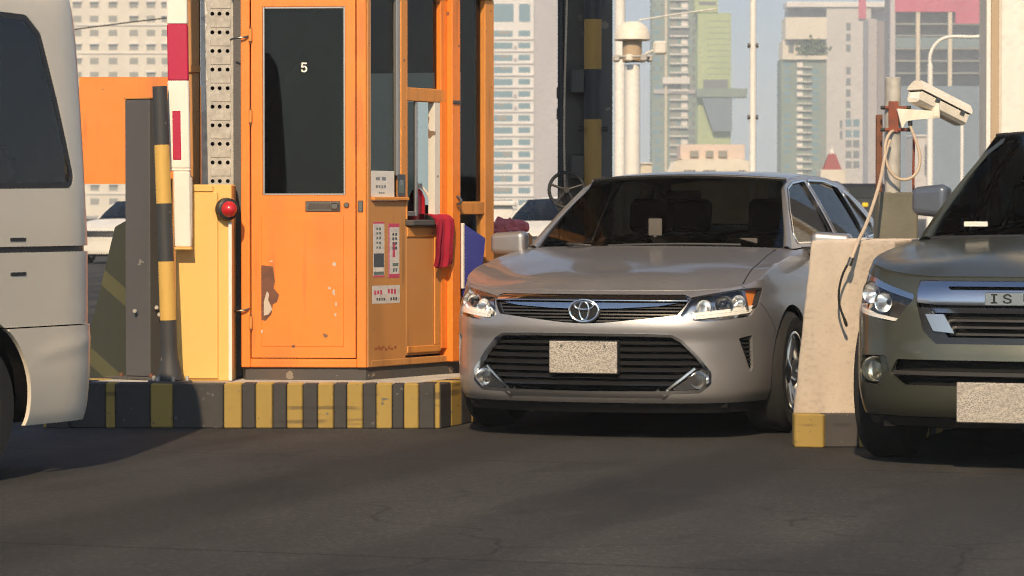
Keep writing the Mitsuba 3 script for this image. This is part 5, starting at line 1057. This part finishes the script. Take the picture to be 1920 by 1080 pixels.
b = Far('cream_hall', 'low cream hall with a hipped roof above the saloon roof', 240)
hp_ = P2([(b.X(1255), b.Z(332)), (b.X(1412), b.Z(332)), (b.X(1404), b.Z(302)), (b.X(1390), b.Z(298)), (b.X(1282), b.Z(298)), (b.X(1268), b.Z(302))])
obj('wall', prism(hp_, 0, 8).apply_transform(np.array([[1, 0, 0, 0], [0, 0, 1, 240], [0, 1, 0, 0], [0, 0, 0, 1.0]])), 'm_b_cream', b.key); b.box('lower_wall', 1240, 1440, 332.2, G, 'm_b_cream', -.5)
for x0, x1 in ((1282, 1304), (1318, 1342), (1384, 1398)): b.box('window', x0, x1, 319, 326, 'm_b_dark', .06, .2)
b.box('roof_block', 1278, 1400, 270, 297.6, 'm_b_pinkish', -2, 5)
for x0, x1 in ((1296, 1312), (1326, 1340), (1350, 1366)): b.box('roof_vent', x0, x1, 282, 294, 'm_b_window', -1.7, .25)
mat('m_b_pinkish', conc((.58, .47, .40), (.5, .42, .37), .6, .5), .9)
b = Far('tan_shed', 'small tan building left of the green glass tower', 260); b.box('wall', 1201, 1222, 308, G, 'm_b_beige', 0, 6); b.box('roof', 1200, 1223, 305, 307.8, 'm_b_cream', .2, 6.3)
b = Far('terrace_tower', 'greenish apartment tower with a cream top and roof garden', 800)
b.box('wall', 1464, 1549, 111, G, 'm_b_greengrey'); b.box('crown', 1472, 1549, 33, 74, 'm_b_cream', .2); b.box('terrace_wall', 1468, 1549, 76, 110.5, 'm_b_cream', -2); b.box('parapet', 1466, 1549, 105, 112.5, 'm_b_cream', 1.2, 1.15)
for x0, x1 in ((1479, 1489), (1505, 1518)): b.box('window', x0, x1, 79, 100, 'm_b_dark', -1.9, .3)
for r in range(17):
    y = 117+r*13.6
    for c, wd, mt in ((1475, 13, 'm_b_teal'), (1499, 11, 'm_b_white'), (1514, 4, 'm_b_dark'), (1528, 13, 'm_b_teal'), (1543, 8, 'm_b_window')):
        if (r*3+c) % 7 != 2: b.box('window', c-wd/2, c+wd/2, y, y+8, mt, .08, .6)
    b.box('balcony', 1493, 1521, y+9, y+10.6, 'm_b_white', 1.2, 1.18)
rs = np.random.RandomState(3)
tr = []
for c in rs.normal(0, 1, (260, 3))*[1.7, 1.2, 1.2]:
    q = trimesh.creation.icosphere(0, .42); q.vertices *= rs.uniform(.5, 1.3, (1, 3)); q.apply_translation(c+[b.X(1522), b.D+1.0, b.Z(92)]); tr.append(q)
tk = thing('roof_tree', 'bushy tree on the roof terrace of the cream topped tower', 'tree'); obj('crown', tr, 'm_leaf', tk, kind='stuff'); obj('trunk', tube([[b.X(1522), b.D+1, b.Z(108)], [b.X(1522), b.D+1, b.Z(95)]], .25, 8), 'm_rust', tk)
b = Far('grey_slab_tower', 'pale grey slab tower with a single column of dark windows', 880)
b.box('wall', 1549, 1632, 14, G, 'm_b_grey2'); b.box('cornice', 1474, 1664, 4, 14, 'm_b_white', .8, 12); b.box('wing', 1632, 1668, 62, G, 'm_b_grey2', -.5); b.box('set_back', 1480, 1662, 14.2, 40, 'm_b_pinkgrey', -6)
mat('m_b_grey2', conc((.50, .47, .45), (.44, .41, .40), .2, .2), .9); mat('m_b_pinkgrey', conc((.46, .42, .42), (.42, .38, .38), .2, .2), .9)
for y in (44, 64, 84, 126, 147, 168, 189, 208): b.box('window', 1585.5, 1594, y, y+14, 'm_b_dark', .08, .5)
for y in (224, 244, 263, 283, 302):
    for x0, x1 in ((1585, 1596), (1599, 1611)): b.box('window', x0, x1, y, y+14, ('m_b_teal', 'm_b_dark')[y > 250], .08, .5)
for y in (240, 280, 300): b.box('window', 1634, 1641, y, y+11, 'm_b_dark', -.42, .5)
for y in (226, 246): b.box('window', 1574, 1579, y, y+16, 'm_b_dark', .08, .5)
b.box('red_banner', 1608, 1622, -60, 36, 'm_b_pink', 1.0, .3)
b = Far('mauve_slab', 'narrow mauve grey slab building beside the unfinished tower', 780); b.box('wall', 1645, 1668, 40, G, 'm_b_mauve'); b.box('side', 1628, 1644.5, 36, G, 'm_b_grey', -1); mat('m_b_mauve', (.26, .235, .25), .9)
b = Far('unfinished_tower', 'unfinished tower with pink cladding above bare floors and beige columns', 760)
b.box('core', 1672, 1850, -10, G, 'm_b_core', -4); mat('m_b_core', conc((.22, .20, .21), (.17, .155, .165), .2, .3), .9)
b.box('pink_cladding', 1676, 1790, -120, 23, 'm_b_pink', .6, 3); b.box('pink_cladding', 1790.2, 1862, -120, 45, 'm_b_pink', .2, 3)
for x in (1720, 1780, 1840): b.box('column', x-3.5, x+3.5, 20, 162, 'm_b_beige', .3, 1.2)
for y in (44, 66, 90, 113, 136): b.box('floor_slab', 1676, 1850, y, y+3, 'm_b_window', .0, 3.9)
b.box('glass_band', 1678, 1850, 70, 89.5, 'm_b_teal2', -.4, 1); mat('m_b_teal2', (.14, .19, .20), .4)
b.box('net', 1672, 1860, 162, G, 'm_b_blue', .8, 3)
for y in (190, 230, 270): b.box('net_seam', 1690, 1860, y, y+1.2, 'm_b_teal2', .9, .09)
b.box('edge', 1668, 1677, -60, 162, 'm_b_pinkgrey', .5, 2)
b = Far('pale_low_house', 'pale low building between the camera pole and the street lamp', 420); b.box('wall', 1712, 1746, 256, G, 'm_b_grey2', 0, 8); b.box('parapet', 1711, 1747, 253, 256, 'm_b_white', .3, 8); b.box('window', 1733, 1739, 272, 330, 'm_b_dark', .05, .2)
b = Far('red_roof_pavilion', 'small pavilion with a steep dark red roof and white finial', 300, 'pavilion'); k = b.k
cx, wz = b.X(1561), 19*k
obj('roof', trimesh.Trimesh(np.array([[cx-17*k, 300, b.Z(318)], [cx+17*k, 300, b.Z(318)], [cx+17*k, 301.7, b.Z(318)], [cx-17*k, 301.7, b.Z(318)], [cx-6*k, 300.5, b.Z(288)], [cx+6*k, 300.5, b.Z(288)], [cx+6*k, 301.2, b.Z(288)], [cx-6*k, 301.2, b.Z(288)]]), np.array([[0, 1, 5], [0, 5, 4], [1, 2, 6], [1, 6, 5], [2, 3, 7], [2, 7, 6], [3, 0, 4], [3, 4, 7], [4, 5, 6], [4, 6, 7]]), process=False), 'm_b_redroof', b.key)
mat('m_b_redroof', (.26, .06, .06), .7)
obj('finial', lathe([(0, .9), (.06, .5), (.22, .1), (.25, 0), (0, 0)], 12, 'z', (cx, 300.85, b.Z(288))), 'm_b_white', b.key); b.box('wall', 1538, 1584, 318.3, G, 'm_b_cream', .2, 4)
# low white wall and dark truck behind the lanes
b = Far('white_kiosk', 'white kiosk wall with a ledge right of the booth, far down the lane', 75); b.box('wall', 915, 962, 386, 460, 'm_b_white', 0, 2); b.box('ledge', 912, 966, 377, 385.5, 'm_b_white', .15, 2.3)
tk = thing('dark_truck', 'dark truck with an amber side lamp waiting beyond the camera pole', 'truck'); D5 = 58; k = D5/6000; X = lambda px: (px-960)*k; Z = lambda py: EYE+(HORIZON-py)*k
obj('cab', rbox(X(1540), X(1665), D5, D5+2.2, .45, Z(344), .08), 'm_dark_paint', tk); obj('windscreen', rbox(X(1556), X(1650), D5-.02, D5+.02, Z(372), Z(349), .01), 'm_black_gloss', tk); obj('amber_lamp', rbox(X(1616), X(1627), D5-.05, D5, Z(388), Z(380), .01), 'm_amber_bright', tk); obj('white_lamp', rbox(X(1636), X(1645), D5-.05, D5, Z(388), Z(380), .01), 'm_pearl', tk)
obj('bumper', rbox(X(1540), X(1665), D5-.12, D5-.01, .4, .75, .04), 'm_dark_trim', tk)
mat('m_amber_bright', (.85, .55, .03), .3)
for s2 in (1552, 1653): obj('wheel', lathe([(.2, -.15), (.5, -.15), (.5, .15), (.2, .15), (.2, -.15)], 24, 'x', (X(s2), D5+.6, .5)), 'm_rubber', tk, 30)
# ---------------------------------------------------------------- the air
scene['air'] = {'type': 'homogeneous', 'albedo': rgb((.86, .95, 1.0)), 'sigma_t': HAZE}
labels['haze'] = {'label': 'thin grey haze over the whole plaza and city', 'category': 'haze', 'kind': 'stuff'}
scene['haze'] = {'type': 'cube', 'to_world': T().translate([0, 1850, 70]).scale([2600, 2200, 72]), 'bsdf': {'type': 'null'}, 'interior': {'type': 'ref', 'id': 'air'}}
